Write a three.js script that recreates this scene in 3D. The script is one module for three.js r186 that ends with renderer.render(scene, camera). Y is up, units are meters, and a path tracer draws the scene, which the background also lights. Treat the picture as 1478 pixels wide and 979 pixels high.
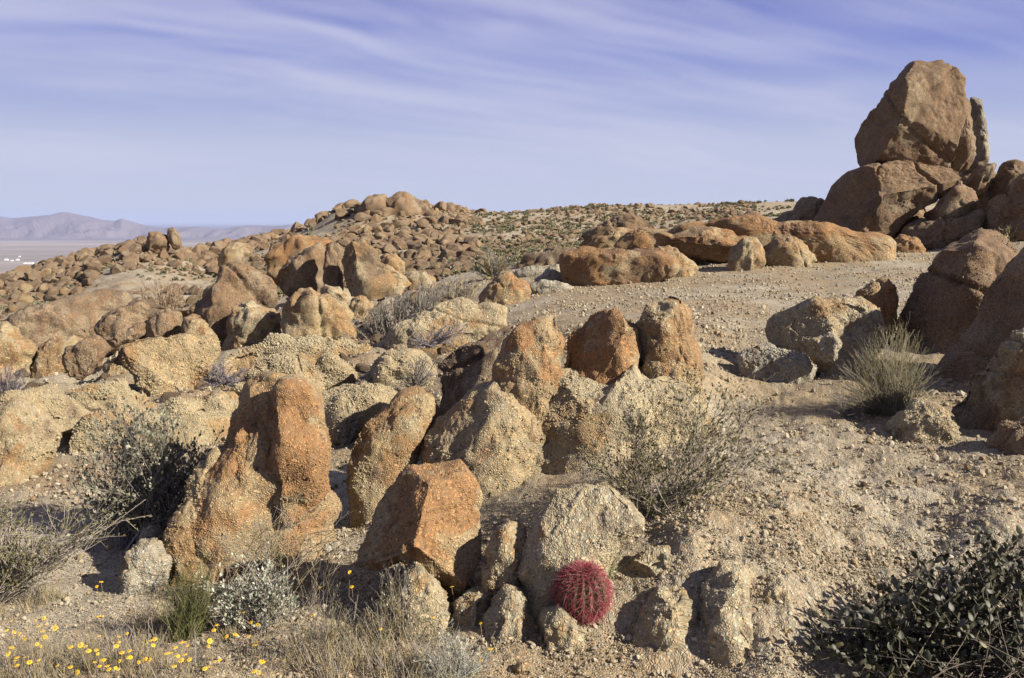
import * as THREE from 'three';

// ---------------------------------------------------------------- camera
const F = 1200, CX = 739, CY = 489.5, PITCH = Math.atan(164.5 / F);   // photo is 1478 x 979
const EYE = new THREE.Vector3(0, 1.6, 0);
const scene = new THREE.Scene();
const camera = new THREE.PerspectiveCamera(2 * Math.atan(CY / F) * 180 / Math.PI, 1478 / 979, 0.1, 90000);
camera.position.copy(EYE);
camera.rotation.x = -PITCH;
scene.add(camera);

// ---------------------------------------------------------------- noise and random numbers
function rng(seed) { let s = seed >>> 0; return () => { s = (s + 0x6D2B79F5) | 0; let t = Math.imul(s ^ (s >>> 15), 1 | s); t = (t + Math.imul(t ^ (t >>> 7), 61 | t)) ^ t; return ((t ^ (t >>> 14)) >>> 0) / 4294967296; }; }
function hash3(x, y, z) { let h = Math.imul(x, 374761393) + Math.imul(y, 668265263) + Math.imul(z, 2147483647 ^ 0x5bd1e995); h = Math.imul(h ^ (h >>> 13), 1274126177); h ^= h >>> 16; return h >>> 0; }
const h01 = (x, y, z) => hash3(x, y, z) / 4294967296;
function vnoise(x, y, z) {                                           // -1 .. 1
  const xi = Math.floor(x), yi = Math.floor(y), zi = Math.floor(z);
  let u = x - xi, v = y - yi, w = z - zi;
  u = u * u * (3 - 2 * u); v = v * v * (3 - 2 * v); w = w * w * (3 - 2 * w);
  const a = h01(xi, yi, zi), b = h01(xi + 1, yi, zi), c = h01(xi, yi + 1, zi), d = h01(xi + 1, yi + 1, zi);
  const e = h01(xi, yi, zi + 1), f = h01(xi + 1, yi, zi + 1), g = h01(xi, yi + 1, zi + 1), h = h01(xi + 1, yi + 1, zi + 1);
  const p = a + (b - a) * u, q = c + (d - c) * u, r = e + (f - e) * u, s = g + (h - g) * u;
  const i = p + (q - p) * v, j = r + (s - r) * v;
  return 2 * (i + (j - i) * w) - 1;
}
function fbm(x, y, z, n = 4) { let a = 0, k = 1, t = 0; for (let i = 0; i < n; i++) { a += k * vnoise(x, y, z); t += k; k *= 0.5; x = x * 2.03 + 17.1; y = y * 2.01 + 5.7; z = z * 2.05 + 9.3; } return a / t; }
function knobs(x, y, z) {                                            // little domes, 0 .. 1, each with its own height
  const xi = Math.floor(x), yi = Math.floor(y), zi = Math.floor(z);
  let best = 0;
  for (let i = -1; i <= 1; i++) for (let j = -1; j <= 1; j++) for (let k = -1; k <= 1; k++) {
    const h = hash3(xi + i, yi + j, zi + k);
    const dx = xi + i + (h & 1023) / 1023 - x, dy = yi + j + ((h >>> 10) & 1023) / 1023 - y, dz = zi + k + ((h >>> 20) & 1023) / 1023 - z;
    const d = dx * dx + dy * dy + dz * dz;
    if (d < 0.6) { const v = (1 - d / 0.6) * (0.45 + 0.55 * ((h >>> 5) & 255) / 255); if (v > best) best = v; }
  }
  return best;
}
const lerp = (a, b, t) => a + (b - a) * t, clamp = (x, a, b) => Math.min(b, Math.max(a, x)), sstep = (a, b, x) => { const t = clamp((x - a) / (b - a), 0, 1); return t * t * (3 - 2 * t); };
const mix3 = (a, b, t) => [lerp(a[0], b[0], t), lerp(a[1], b[1], t), lerp(a[2], b[2], t)];
const lin = (r, g, b) => [r, g, b].map(c => { c /= 255; return c <= 0.04045 ? c / 12.92 : ((c + 0.055) / 1.055) ** 2.4; });

// ---------------------------------------------------------------- sky, sun, exposure
const EXPOSURE = 2.3;
{
  const W = 2048, Hh = 1024, data = new Float32Array(W * Hh * 4);
  const stops = [[-90, lin(112, 98, 80)], [-0.6, lin(180, 186, 205)], [0, lin(197, 205, 222)], [4.5, lin(192, 199, 224)], [8, lin(168, 178, 219)], [11, lin(130, 144, 209)], [14.5, lin(94, 110, 194)], [28, lin(64, 79, 152)], [50, lin(42, 55, 115)], [90, lin(34, 46, 98)]];
  for (let j = 0; j < Hh; j++) {
    const el = ((j + 0.5) / Hh - 0.5) * 180;
    let k = 0; while (k < stops.length - 2 && el > stops[k + 1][0]) k++;
    const base = mix3(stops[k][1], stops[k + 1][1], sstep(0, 1, (el - stops[k][0]) / (stops[k + 1][0] - stops[k][0])));
    for (let i = 0; i < W; i++) {
      const az = ((i + 0.5) / W - 0.5) * 2 * Math.PI, ce = Math.cos(el * Math.PI / 180), sy = Math.sin(el * Math.PI / 180);
      let c = base;
      if (el > 0) {
        const x = ce * Math.cos(az), z = ce * Math.sin(az), q = 1 / (sy + 0.10);
        const X = x * q, Z = z * q;
        // thin cirrus, combed along one direction of the sheet it lies in
        const s = X * 0.87 - Z * 0.49, t = X * 0.49 + Z * 0.87;
        const wob = 0.9 * fbm(X * 0.55, Z * 0.55, 3.3, 4);
        const broad = fbm(s * 0.22 + 3.1, t * 0.95 + wob + 1.7, 1.5, 4);
        const fine = fbm(s * 0.9 + 8, t * 5.2 + 2.4 * wob, 7.7, 5);
        const fibre = fbm(s * 2.2 + 4 * wob, t * 13 + 3 * wob, 2.2, 4);
        const cover = sstep(-0.36, 0.44, broad + 0.32 * fine + 0.16 * fibre);
        c = mix3(base, lin(202, 205, 230), cover * 0.78 * sstep(0, 4, el));
      }
      const o = (j * W + i) * 4; data[o] = c[0] / EXPOSURE; data[o + 1] = c[1] / EXPOSURE; data[o + 2] = c[2] / EXPOSURE; data[o + 3] = 1;
    }
  }
  const sky = new THREE.DataTexture(data, W, Hh, THREE.RGBAFormat, THREE.FloatType);
  sky.mapping = THREE.EquirectangularReflectionMapping; sky.colorSpace = THREE.LinearSRGBColorSpace;
  sky.magFilter = sky.minFilter = THREE.LinearFilter; sky.wrapS = THREE.RepeatWrapping; sky.needsUpdate = true;
  scene.background = sky; scene.environment = sky;
}
const SUN_EL = 33 * Math.PI / 180, SUN_AZ = 17 * Math.PI / 180;        // azimuth: degrees behind the camera's right hand
const SUN = new THREE.Vector3(Math.cos(SUN_EL) * Math.cos(SUN_AZ), Math.sin(SUN_EL), Math.cos(SUN_EL) * Math.sin(SUN_AZ));
const sun = new THREE.DirectionalLight(new THREE.Color(1, 0.91, 0.78), 5);
sun.position.copy(SUN).multiplyScalar(150); sun.castShadow = true;
sun.shadow.mapSize.set(4096, 4096); sun.shadow.radius = 1;
Object.assign(sun.shadow.camera, { left: -90, right: 90, top: 90, bottom: -90, near: 1, far: 400 });
sun.target.position.set(0, 0, -20);
scene.add(sun, sun.target);
const renderer = new THREE.WebGLRenderer({ antialias: true });
renderer.toneMapping = THREE.LinearToneMapping; renderer.toneMappingExposure = EXPOSURE;
renderer.shadowMap.enabled = true;
scene.fog = new THREE.FogExp2(new THREE.Color(0.50, 0.60, 1.0), 0.00002);

// ---------------------------------------------------------------- pixels to points
const SP = Math.sin(PITCH), CP = Math.cos(PITCH);
function ray(px, py) { const a = (px - CX) / F, b = (CY - py) / F; return [a, b * CP - SP, -CP - b * SP]; }
function at(px, py, d) { const r = ray(px, py), k = d / -r[2]; return new THREE.Vector3(r[0] * k, EYE.y + r[1] * k, -d); }   // d: metres ahead of the camera

// ---------------------------------------------------------------- lie of the land: a smooth surface through points where the ground shows
const GP = [
  // photo x, photo y, metres ahead
  [-200, 979, 2.95], [0, 979, 2.95], [300, 979, 2.88], [739, 979, 2.8], [1100, 979, 2.75], [1478, 979, 2.68], [1700, 979, 2.6],
  [0, 900, 3.6], [300, 900, 3.5], [650, 900, 3.3], [780, 930, 3.05], [900, 900, 3.12], [1050, 900, 3.06], [1200, 900, 3.1], [1478, 900, 3.08], [1000, 950, 2.93],
  [1150, 800, 3.42], [1478, 800, 3.42], [1000, 800, 3.34], [850, 800, 3.55], [600, 812, 3.95], [450, 805, 4.35], [200, 800, 4.7], [-100, 800, 4.7],
  [1150, 700, 4.25], [1478, 700, 4.15], [950, 700, 4.3], [750, 700, 4.7], [820, 680, 4.75], [900, 640, 5.05], [980, 600, 5.4], [1010, 545, 6.4], [500, 745, 5.0], [200, 700, 6.3], [-100, 700, 6.3],
  [1150, 600, 5.9], [1290, 620, 5.5], [1478, 640, 5.0], [1030, 600, 5.95], [200, 620, 8.0], [-100, 620, 8.3], [540, 600, 8.0],
  [1100, 540, 7.2], [1180, 530, 7.3], [540, 550, 9.5], [350, 560, 10], [100, 570, 10],
  [1040, 470, 9.6], [1060, 490, 8.8], [800, 460, 11.5], [600, 500, 12], [480, 490, 14],
  [800, 430, 14.5], [900, 420, 15], [1000, 430, 13], [1000, 400, 17], [1150, 400, 16.5], [1150, 380, 19], [1270, 370, 20], [1330, 370, 20], [1330, 355, 24], [1250, 350, 25], [1450, 345, 22],
  [1600, 540, 6.6], [1700, 450, 11],
  [640, 440, 17], [700, 400, 22], [780, 400, 20], [400, 470, 17], [250, 500, 15], [60, 545, 12], [150, 470, 22], [-100, 480, 22], [250, 450, 30],
  [-150, 440, 45], [0, 446, 45], [100, 416, 55], [0, 428, 60], [-200, 452, 60], [65, 408, 62], [130, 378, 65], [225, 356, 70], [290, 392, 74], [350, 382, 80], [400, 360, 85], [480, 306, 95], [560, 294, 100], [620, 302, 105], [680, 312, 110], [740, 313, 125], [840, 308, 140], [940, 312, 140], [1040, 314, 140], [1300, 318, 140], [1600, 322, 140], [1150, 326, 60], [1350, 332, 60], [1600, 340, 60],
  [560, 345, 70], [560, 385, 40], [700, 350, 60], [850, 335, 70], [300, 406, 50], [400, 386, 45], [200, 413, 45], [150, 440, 32], [950, 325, 80],
  [1120, 322, 32], [1300, 330, 32], [1500, 320, 32],
].map(([x, y, d]) => { const p = at(x, y, d); return [Math.atan2(p.x, -p.z), Math.hypot(p.x, p.z), p.y]; });
for (let a = -28; a <= 60; a += 11) { const t = a * Math.PI / 180; GP.push([t, 260, a < -10 ? -32 : -18], [t, 700, -150], [t, 2500, -330], [t, 9000, -340]); }
for (const a of [-175, -130, -90, -60, 60, 90, 130, 175]) { const t = a * Math.PI / 180; GP.push([t, 3, 0], [t, 25, a > 0 ? 1.2 : -2.5], [t, 140, a > 0 ? -1 : -12], [t, 700, -150], [t, 9000, -340]); }
for (const a of [-30, 0, 30]) GP.push([a * Math.PI / 180, 1.2, 0], [a * Math.PI / 180, 0.3, 0]);
const SA = 3, gx = GP.map(p => p[0] * SA), gy = GP.map(p => Math.log(p[1])), NG = GP.length;
const squash = y => Math.sign(y) * Math.log1p(Math.abs(y) / 2), unsquash = v => Math.sign(v) * 2 * Math.expm1(Math.abs(v));
const tps = (() => {
  const n = NG + 3, A = Array.from({ length: n }, () => new Float64Array(n + 1));
  const U = r2 => r2 < 1e-12 ? 0 : 0.5 * r2 * Math.log(r2);
  for (let i = 0; i < NG; i++) {
    for (let j = 0; j < NG; j++) A[i][j] = U((gx[i] - gx[j]) ** 2 + (gy[i] - gy[j]) ** 2);
    A[i][i] += 0.002; A[i][NG] = A[NG][i] = 1; A[i][NG + 1] = A[NG + 1][i] = gx[i]; A[i][NG + 2] = A[NG + 2][i] = gy[i]; A[i][n] = squash(GP[i][2]);
  }
  for (let c = 0; c < n; c++) {
    let p = c; for (let r = c + 1; r < n; r++) if (Math.abs(A[r][c]) > Math.abs(A[p][c])) p = r;
    [A[c], A[p]] = [A[p], A[c]];
    for (let r = c + 1; r < n; r++) { const f = A[r][c] / A[c][c]; if (f) for (let k = c; k <= n; k++) A[r][k] -= f * A[c][k]; }
  }
  const w = new Float64Array(n);
  for (let r = n - 1; r >= 0; r--) { let s = A[r][n]; for (let k = r + 1; k < n; k++) s -= A[r][k] * w[k]; w[r] = s / A[r][r]; }
  return (a, v) => { let s = w[NG] + w[NG + 1] * a + w[NG + 2] * v; for (let i = 0; i < NG; i++) { const dx = a - gx[i], dy = v - gy[i], r2 = dx * dx + dy * dy; if (r2 > 1e-12) s += w[i] * 0.5 * r2 * Math.log(r2); } return s; };
})();
const smoothGround = (x, z) => unsquash(tps(Math.atan2(x, -z) * SA, Math.log(Math.max(0.3, Math.hypot(x, z)))));
function roll(x, z, r) {                                             // the unevenness of the ground
  const near = 1 - sstep(16, 40, r), far = sstep(16, 60, r) * (1 - sstep(1500, 3000, r));
  let h = 0;
  if (near > 0) h += near * (0.05 * fbm(x * 0.9, 3.1, z * 0.9, 3) + 0.022 * fbm(x * 4, 8.1, z * 4, 3));
  const rocky = sstep(0.0, 0.10, Math.atan2(-x, -z) - 0.03) * sstep(7.5, 11, r) * (1 - sstep(45, 70, r));
  if (rocky > 0 && z < 0) h += rocky * (0.26 * (Math.abs(fbm(x * 0.55, 9.2, z * 0.55, 4)) * 2 - 0.75) + 0.10 * fbm(x * 2.6, 1.2, z * 2.6, 3));
  if (r < 6) h += 0.034 * (1 - sstep(4, 6, r)) * (Math.abs(fbm(x * 2.1, 6.6, z * 2.1, 4)) * 2 - 0.45);
  if (far > 0) h += far * (0.7 * fbm(x * 0.11, 4.4, z * 0.11, 4) * Math.min(1, r / 80) + 0.1 * fbm(x * 0.9, 1.4, z * 0.9, 3) + sstep(200, 900, r) * 18 * fbm(x * 0.006, 2, z * 0.006, 4));
  return h;
}
const ground = (x, z) => smoothGround(x, z) + roll(x, z, Math.hypot(x, z));
function hit(px, py) {                                               // the point of the ground seen at a photo pixel
  const r = ray(px, py); let a = 1.5, b = 1.5;
  for (; b < 400; a = b, b *= 1.012) { const k = b / -r[2]; if (EYE.y + r[1] * k < smoothGround(r[0] * k, -b)) break; }
  for (let i = 0; i < 12; i++) { const m = (a + b) / 2, k = m / -r[2]; if (EYE.y + r[1] * k < smoothGround(r[0] * k, -m)) b = m; else a = m; }
  return (a + b) / 2;
}

// ---------------------------------------------------------------- materials
function grainTexture(size, colour, seed) {
  // angular feldspar and quartz grains with dark mica between; wraps round
  const R = rng(seed), n = colour ? 4200 : 4200, px = new Float32Array(n), py = new Float32Array(n), pv = new Float32Array(n), pc = new Uint8Array(n);
  for (let i = 0; i < n; i++) { px[i] = R() * size; py[i] = R() * size; pv[i] = R(); pc[i] = R() * 255; }
  const G = 64, cell = size / G, bins = Array.from({ length: G * G }, () => []);
  for (let i = 0; i < n; i++) bins[Math.floor(py[i] / cell) * G + Math.floor(px[i] / cell)].push(i);
  const out = new Uint8Array(size * size * 4);
  for (let y = 0; y < size; y++) for (let x = 0; x < size; x++) {
    const bx = Math.floor(x / cell), by = Math.floor(y / cell); let d1 = 1e9, d2 = 1e9, who = 0;
    for (let j = -1; j <= 1; j++) for (let i = -1; i <= 1; i++) {
      for (const k of bins[((by + j + G) % G) * G + (bx + i + G) % G]) {
        let dx = Math.abs(px[k] - x), dy = Math.abs(py[k] - y); if (dx > size / 2) dx = size - dx; if (dy > size / 2) dy = size - dy;
        const d = dx * dx + dy * dy; if (d < d1) { d2 = d1; d1 = d; who = k; } else if (d < d2) d2 = d;
      }
    }
    const edge = clamp((Math.sqrt(d2) - Math.sqrt(d1)) / 5, 0, 1), o = (y * size + x) * 4;
    if (colour) {
      const v = pv[who], t = v < 0.05 ? 0.6 : v > 0.9 ? 1.0 : 0.74 + 0.2 * v, warm = (pc[who] / 255 - 0.5) * 0.10, w = t * (0.9 + 0.1 * edge) * (0.94 + 0.06 * h01(x, y, seed));
      out[o] = 255 * clamp(w * (1 + warm), 0, 1); out[o + 1] = 255 * w * 0.985; out[o + 2] = 255 * clamp(w * (1 - warm) * 0.97, 0, 1);
    } else { const v = 255 * (edge ** 0.6 * (0.35 + 0.65 * pv[who])); out[o] = out[o + 1] = out[o + 2] = v; }
    out[o + 3] = 255;
  }
  const t = new THREE.DataTexture(out, size, size); t.wrapS = t.wrapT = THREE.RepeatWrapping; t.magFilter = THREE.LinearFilter; t.minFilter = THREE.LinearMipmapLinearFilter; t.generateMipmaps = true;
  if (colour) t.colorSpace = THREE.SRGBColorSpace; t.needsUpdate = true; return t;
}
const grainColour = grainTexture(512, true, 5), grainBump = grainTexture(512, false, 5);
const tile = (t, perMetre) => { const c = t.clone(); c.repeat.set(perMetre, perMetre); c.needsUpdate = true; return c; };
const rockMat = (name, perMetre, bump) => new THREE.MeshStandardMaterial({ name, vertexColors: true, map: tile(grainColour, perMetre), bumpMap: tile(grainBump, perMetre), bumpScale: bump, roughness: 0.95, metalness: 0 });
const M = {
  near: rockMat('granite', 1.6, 0.007), mid: rockMat('granite_mid', 0.8, 0.014), rubble: rockMat('rubble', 1.2, 0.02), soil: rockMat('gravel', 1.7, 0.006),
  plant: new THREE.MeshStandardMaterial({ name: 'plant', vertexColors: true, roughness: 0.85, side: THREE.DoubleSide }),
  leaf: new THREE.MeshPhysicalMaterial({ name: 'leaf', vertexColors: true, roughness: 0.6, side: THREE.DoubleSide }),
};
const VC = 1.75;                                                     // makes up for the grain map, which is about 0.57 bright on average
const PAL = {                                                       // fresh stone, warm stone, desert varnish, dark stain
  pale: [[0.265, 0.229, 0.152], [0.244, 0.203, 0.124], [0.210, 0.144, 0.070], [0.126, 0.105, 0.074]],
  tan: [[0.252, 0.208, 0.129], [0.235, 0.182, 0.100], [0.197, 0.124, 0.057], [0.105, 0.079, 0.052]],
  orange: [[0.252, 0.200, 0.117], [0.228, 0.158, 0.080], [0.202, 0.113, 0.047], [0.105, 0.062, 0.036]],
  brown: [[0.200, 0.157, 0.102], [0.172, 0.122, 0.074], [0.148, 0.096, 0.053], [0.074, 0.056, 0.040]],
  grey: [[0.252, 0.238, 0.187], [0.231, 0.210, 0.157], [0.193, 0.158, 0.104], [0.113, 0.103, 0.085]],
};
function stone(pal, x, y, z, f, varnish, seed) {                      // colour of the stone at a point: patches with ragged edges
  const P = PAL[pal], a = fbm(x * f + seed, y * f, z * f, 4), b = fbm(x * f * 2.3, y * f * 2.3 + seed, z * f * 2.3 + 4, 4), c = fbm(x * f * 9, y * f * 9, z * f * 9 + seed, 3);
  let q = mix3(P[0], P[1], sstep(-0.35, 0.35, a + 0.5 * c));
  q = mix3(q, P[2], sstep(-0.10, 0.16, b + 0.35 * c + varnish) * 0.9);
  q = mix3(q, P[3], sstep(0.22, 0.5, -a + 0.6 * c + 0.25 * varnish) * 0.75);
  const g = 1 + 0.22 * c + 0.14 * (h01((x * 97) | 0, (y * 97) | 0, (z * 97) | 0) - 0.5);
  return [q[0] * g * VC, q[1] * g * VC, q[2] * g * VC];
}

// ---------------------------------------------------------------- naming
const taken = {};
function numbered(n) { const k = taken[n] = (taken[n] ?? -1) + 1; return k ? `${n}_${String(k).padStart(3, '0')}` : n; }
function tag(o, label, category, group, kind) { o.userData.label = label; o.userData.category = category; if (group) o.userData.group = group; if (kind) o.userData.kind = kind; return o; }
function put(o, name) { o.name = numbered(name); o.castShadow = o.receiveShadow = true; scene.add(o); return o; }
function part(o, name, parent) { o.name = name; o.castShadow = o.receiveShadow = true; parent.add(o); return o; }
function geometry(pos, idx, col, uv, nor) {
  const g = new THREE.BufferGeometry();
  g.setAttribute('position', new THREE.BufferAttribute(pos instanceof Float32Array ? pos : new Float32Array(pos), 3));
  if (idx) g.setIndex(new THREE.BufferAttribute(idx instanceof Uint32Array ? idx : new Uint32Array(idx), 1));
  if (col) g.setAttribute('color', new THREE.BufferAttribute(col instanceof Float32Array ? col : new Float32Array(col), 3));
  if (uv) g.setAttribute('uv', new THREE.BufferAttribute(uv instanceof Float32Array ? uv : new Float32Array(uv), 2));
  if (nor) g.setAttribute('normal', new THREE.BufferAttribute(nor, 3)); else g.computeVertexNormals();
  return g;
}

// ================================================================ the ground
{
  const D2 = Math.PI / 180, az = [];
  for (let a = -180; a < -38; a += 4) az.push(a * D2);
  for (let a = -36; a < -33.5; a += 0.5) az.push(a * D2);
  for (let a = -33.5 * D2; a < 33.5 * D2; a += 2.8 / F) az.push(a);
  for (let a = 33.5; a < 38; a += 0.5) az.push(a * D2);
  for (let a = 38; a <= 180.01; a += 4) az.push(Math.min(a, 180) * D2);
  if (az[az.length - 1] < Math.PI) az.push(Math.PI);
  const rr = [0.4, 0.8, 1.3, 1.8, 2.1];
  for (let r = 2.35; r < 5200;) { rr.push(r); const h = r < 20 ? 1.6 : 1.2; r *= 1 + (r < 150 ? clamp(2.7 * r / (F * h), 0.0032, 0.0105) : r < 400 ? 0.03 : 0.08); }
  const C = az.length, R = rr.length, pos = new Float32Array(C * R * 3), col = new Float32Array(C * R * 3), uv = new Float32Array(C * R * 2), idx = new Uint32Array((C - 1) * (R - 1) * 6);
  for (let j = 0, o = 0; j < R; j++) for (let i = 0; i < C; i++, o++) {
    const r = rr[j], x = r * Math.sin(az[i]), z = -r * Math.cos(az[i]), inside = Math.abs(az[i]) < 0.6;
    let y = ground(x, z);
    const rough = sstep(-0.25, 0.3, fbm(x * 0.5, 7.7, z * 0.5, 2));
    if (inside && r < 26) {
      const cell = Math.max(0.028, r * 0.0045), fade = 1 - sstep(5, 10, r);
      if (fade > 0) y += fade * cell * (0.2 + 0.32 * rough) * knobs(x / cell, y / cell, z / cell);
      y += (1 - sstep(8, 16, r)) * 0.038 * rough * (knobs(x / 0.16, 2.2, z / 0.16) - 0.4);
    }
    pos[o * 3] = x; pos[o * 3 + 1] = y; pos[o * 3 + 2] = z; uv[o * 2] = x; uv[o * 2 + 1] = z;
    const a = fbm(x * 0.7, 1.1, z * 0.7, 4), b = fbm(x * 3.1, 5.1, z * 3.1, 4), left = sstep(0.02, 0.12, -az[i] + 0.25 * a - 0.02);
    let c = mix3([0.25, 0.215, 0.15], [0.228, 0.178, 0.108], sstep(-0.1, 0.35, a + 0.6 * b));
    c = mix3(c, [0.285, 0.258, 0.198], sstep(0.05, 0.4, -a + 0.5 * b) * 0.8);
    if (r > 7 && r < 60) c = mix3(c, [0.20, 0.145, 0.088], left * sstep(0.08, 0.3, b + 0.5 * a) * 0.8);
    const g = VC * (1 + 0.16 * b + 0.25 * (h01((x * 60) | 0, 3, (z * 60) | 0) - 0.5));
    col[o * 3] = c[0] * g; col[o * 3 + 1] = c[1] * g; col[o * 3 + 2] = c[2] * g;
  }
  for (let j = 0, k = 0; j < R - 1; j++) for (let i = 0; i < C - 1; i++) { const a = j * C + i, b = a + C; idx[k++] = a; idx[k++] = a + 1; idx[k++] = b; idx[k++] = a + 1; idx[k++] = b + 1; idx[k++] = b; }
  const t = put(new THREE.Mesh(geometry(pos, idx, col, uv), M.soil), 'desert_ground');
  tag(t, 'pale tan gravelly desert ground climbing between the boulders', 'ground', null, 'structure');
}
{ // the valley floor far below
  const pos = [], col = [], idx = [], rows = 70, cols = 60;
  for (let j = 0; j <= rows; j++) for (let i = 0; i <= cols; i++) {
    const r = 1500 * Math.pow(20, j / rows), a = (i / cols * 360 - 180) * Math.PI / 180, x = r * Math.sin(a), z = -r * Math.cos(a);
    pos.push(x, -302, z);
    const n = fbm(x / 3500 + 3, 1, z / 900, 4), m = fbm(x / 900, 4, z / 260, 4);
    const c = mix3(mix3([0.20, 0.165, 0.135], [0.25, 0.215, 0.18], sstep(-0.3, 0.3, n)), [0.15, 0.132, 0.11], sstep(0.02, 0.3, m)); col.push(...c);
  }
  for (let j = 0; j < rows; j++) for (let i = 0; i < cols; i++) { const a = j * (cols + 1) + i, b = a + cols + 1; idx.push(a, a + 1, b, a + 1, b + 1, b); }
  const m = put(new THREE.Mesh(geometry(pos, idx, col), new THREE.MeshStandardMaterial({ name: 'valley', vertexColors: true, roughness: 1 })), 'valley_plain');
  tag(m, 'flat hazy valley floor far below the ridge', 'plain', null, 'structure');
}
{ // the range beyond the valley
  const sky = [[-900, 316], [-500, 306], [-200, 318], [-60, 315], [0, 316], [25, 318], [55, 312], [95, 309], [120, 311], [150, 317], [170, 319], [180, 316], [205, 322], [240, 328], [290, 327], [330, 329], [355, 325], [400, 327], [520, 322], [800, 318], [1100, 322], [1500, 314], [2100, 320]];
  const top = px => { let k = 0; while (k < sky.length - 2 && px > sky[k + 1][0]) k++; const t = clamp((px - sky[k][0]) / (sky[k + 1][0] - sky[k][0]), 0, 1); return lerp(sky[k][1], sky[k + 1][1], t); };
  const cols = 560, rows = 70, pos = [], col = [], idx = [];
  for (let j = 0; j <= rows; j++) for (let i = 0; i <= cols; i++) {
    const u = i / cols, px = u < 0.12 ? lerp(-700, -140, u / 0.12) : u < 0.72 ? lerp(-140, 460, (u - 0.12) / 0.6) : lerp(460, 1900, (u - 0.72) / 0.28), v = j / rows, d = lerp(16500, 25500, v), a = (px - CX) / F;
    const x = a * d, z = -d;
    const crest = (325 - top(px)) / F * 22000 + 300 + 70 * fbm(x / 900, 2, 3, 3) + 42 * fbm(x / 260, 7, 1, 3);
    const lift = v < 0.61 ? sstep(0.03, 0.61, v) ** 1.5 : 1 - sstep(0.61, 1, v);
    const rid = 1 - Math.abs(fbm(x / 1500 + 9, 3, z / 3200, 5)) * 2.6, gul = 1 - Math.abs(fbm(x / 480, 5, z / 1600, 4)) * 2.4;
    const h = crest * lift + 10 * lift * rid - (210 * (1 - rid) + 190 * (1 - gul)) * lift * (1 - lift) * 3 + 2;
    pos.push(x, -303 + 1.6 + Math.max(0, h) * (v > 0 && v < 1 ? 1 : 0), z);
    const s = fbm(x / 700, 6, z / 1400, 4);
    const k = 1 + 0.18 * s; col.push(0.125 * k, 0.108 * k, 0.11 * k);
  }
  for (let j = 0; j < rows; j++) for (let i = 0; i < cols; i++) { const a = j * (cols + 1) + i, b = a + cols + 1; idx.push(a, a + 1, b, a + 1, b + 1, b); }
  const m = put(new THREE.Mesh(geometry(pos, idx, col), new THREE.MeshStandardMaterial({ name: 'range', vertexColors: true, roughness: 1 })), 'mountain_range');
  tag(m, 'distant hazy mountain range beyond the valley', 'mountains', null, 'structure');
}

// ================================================================ boulders
const FACES = [[0, 1, 2, 1], [0, 1, 2, -1], [1, 2, 0, 1], [1, 2, 0, -1], [2, 0, 1, 1], [2, 0, 1, -1]];
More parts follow.
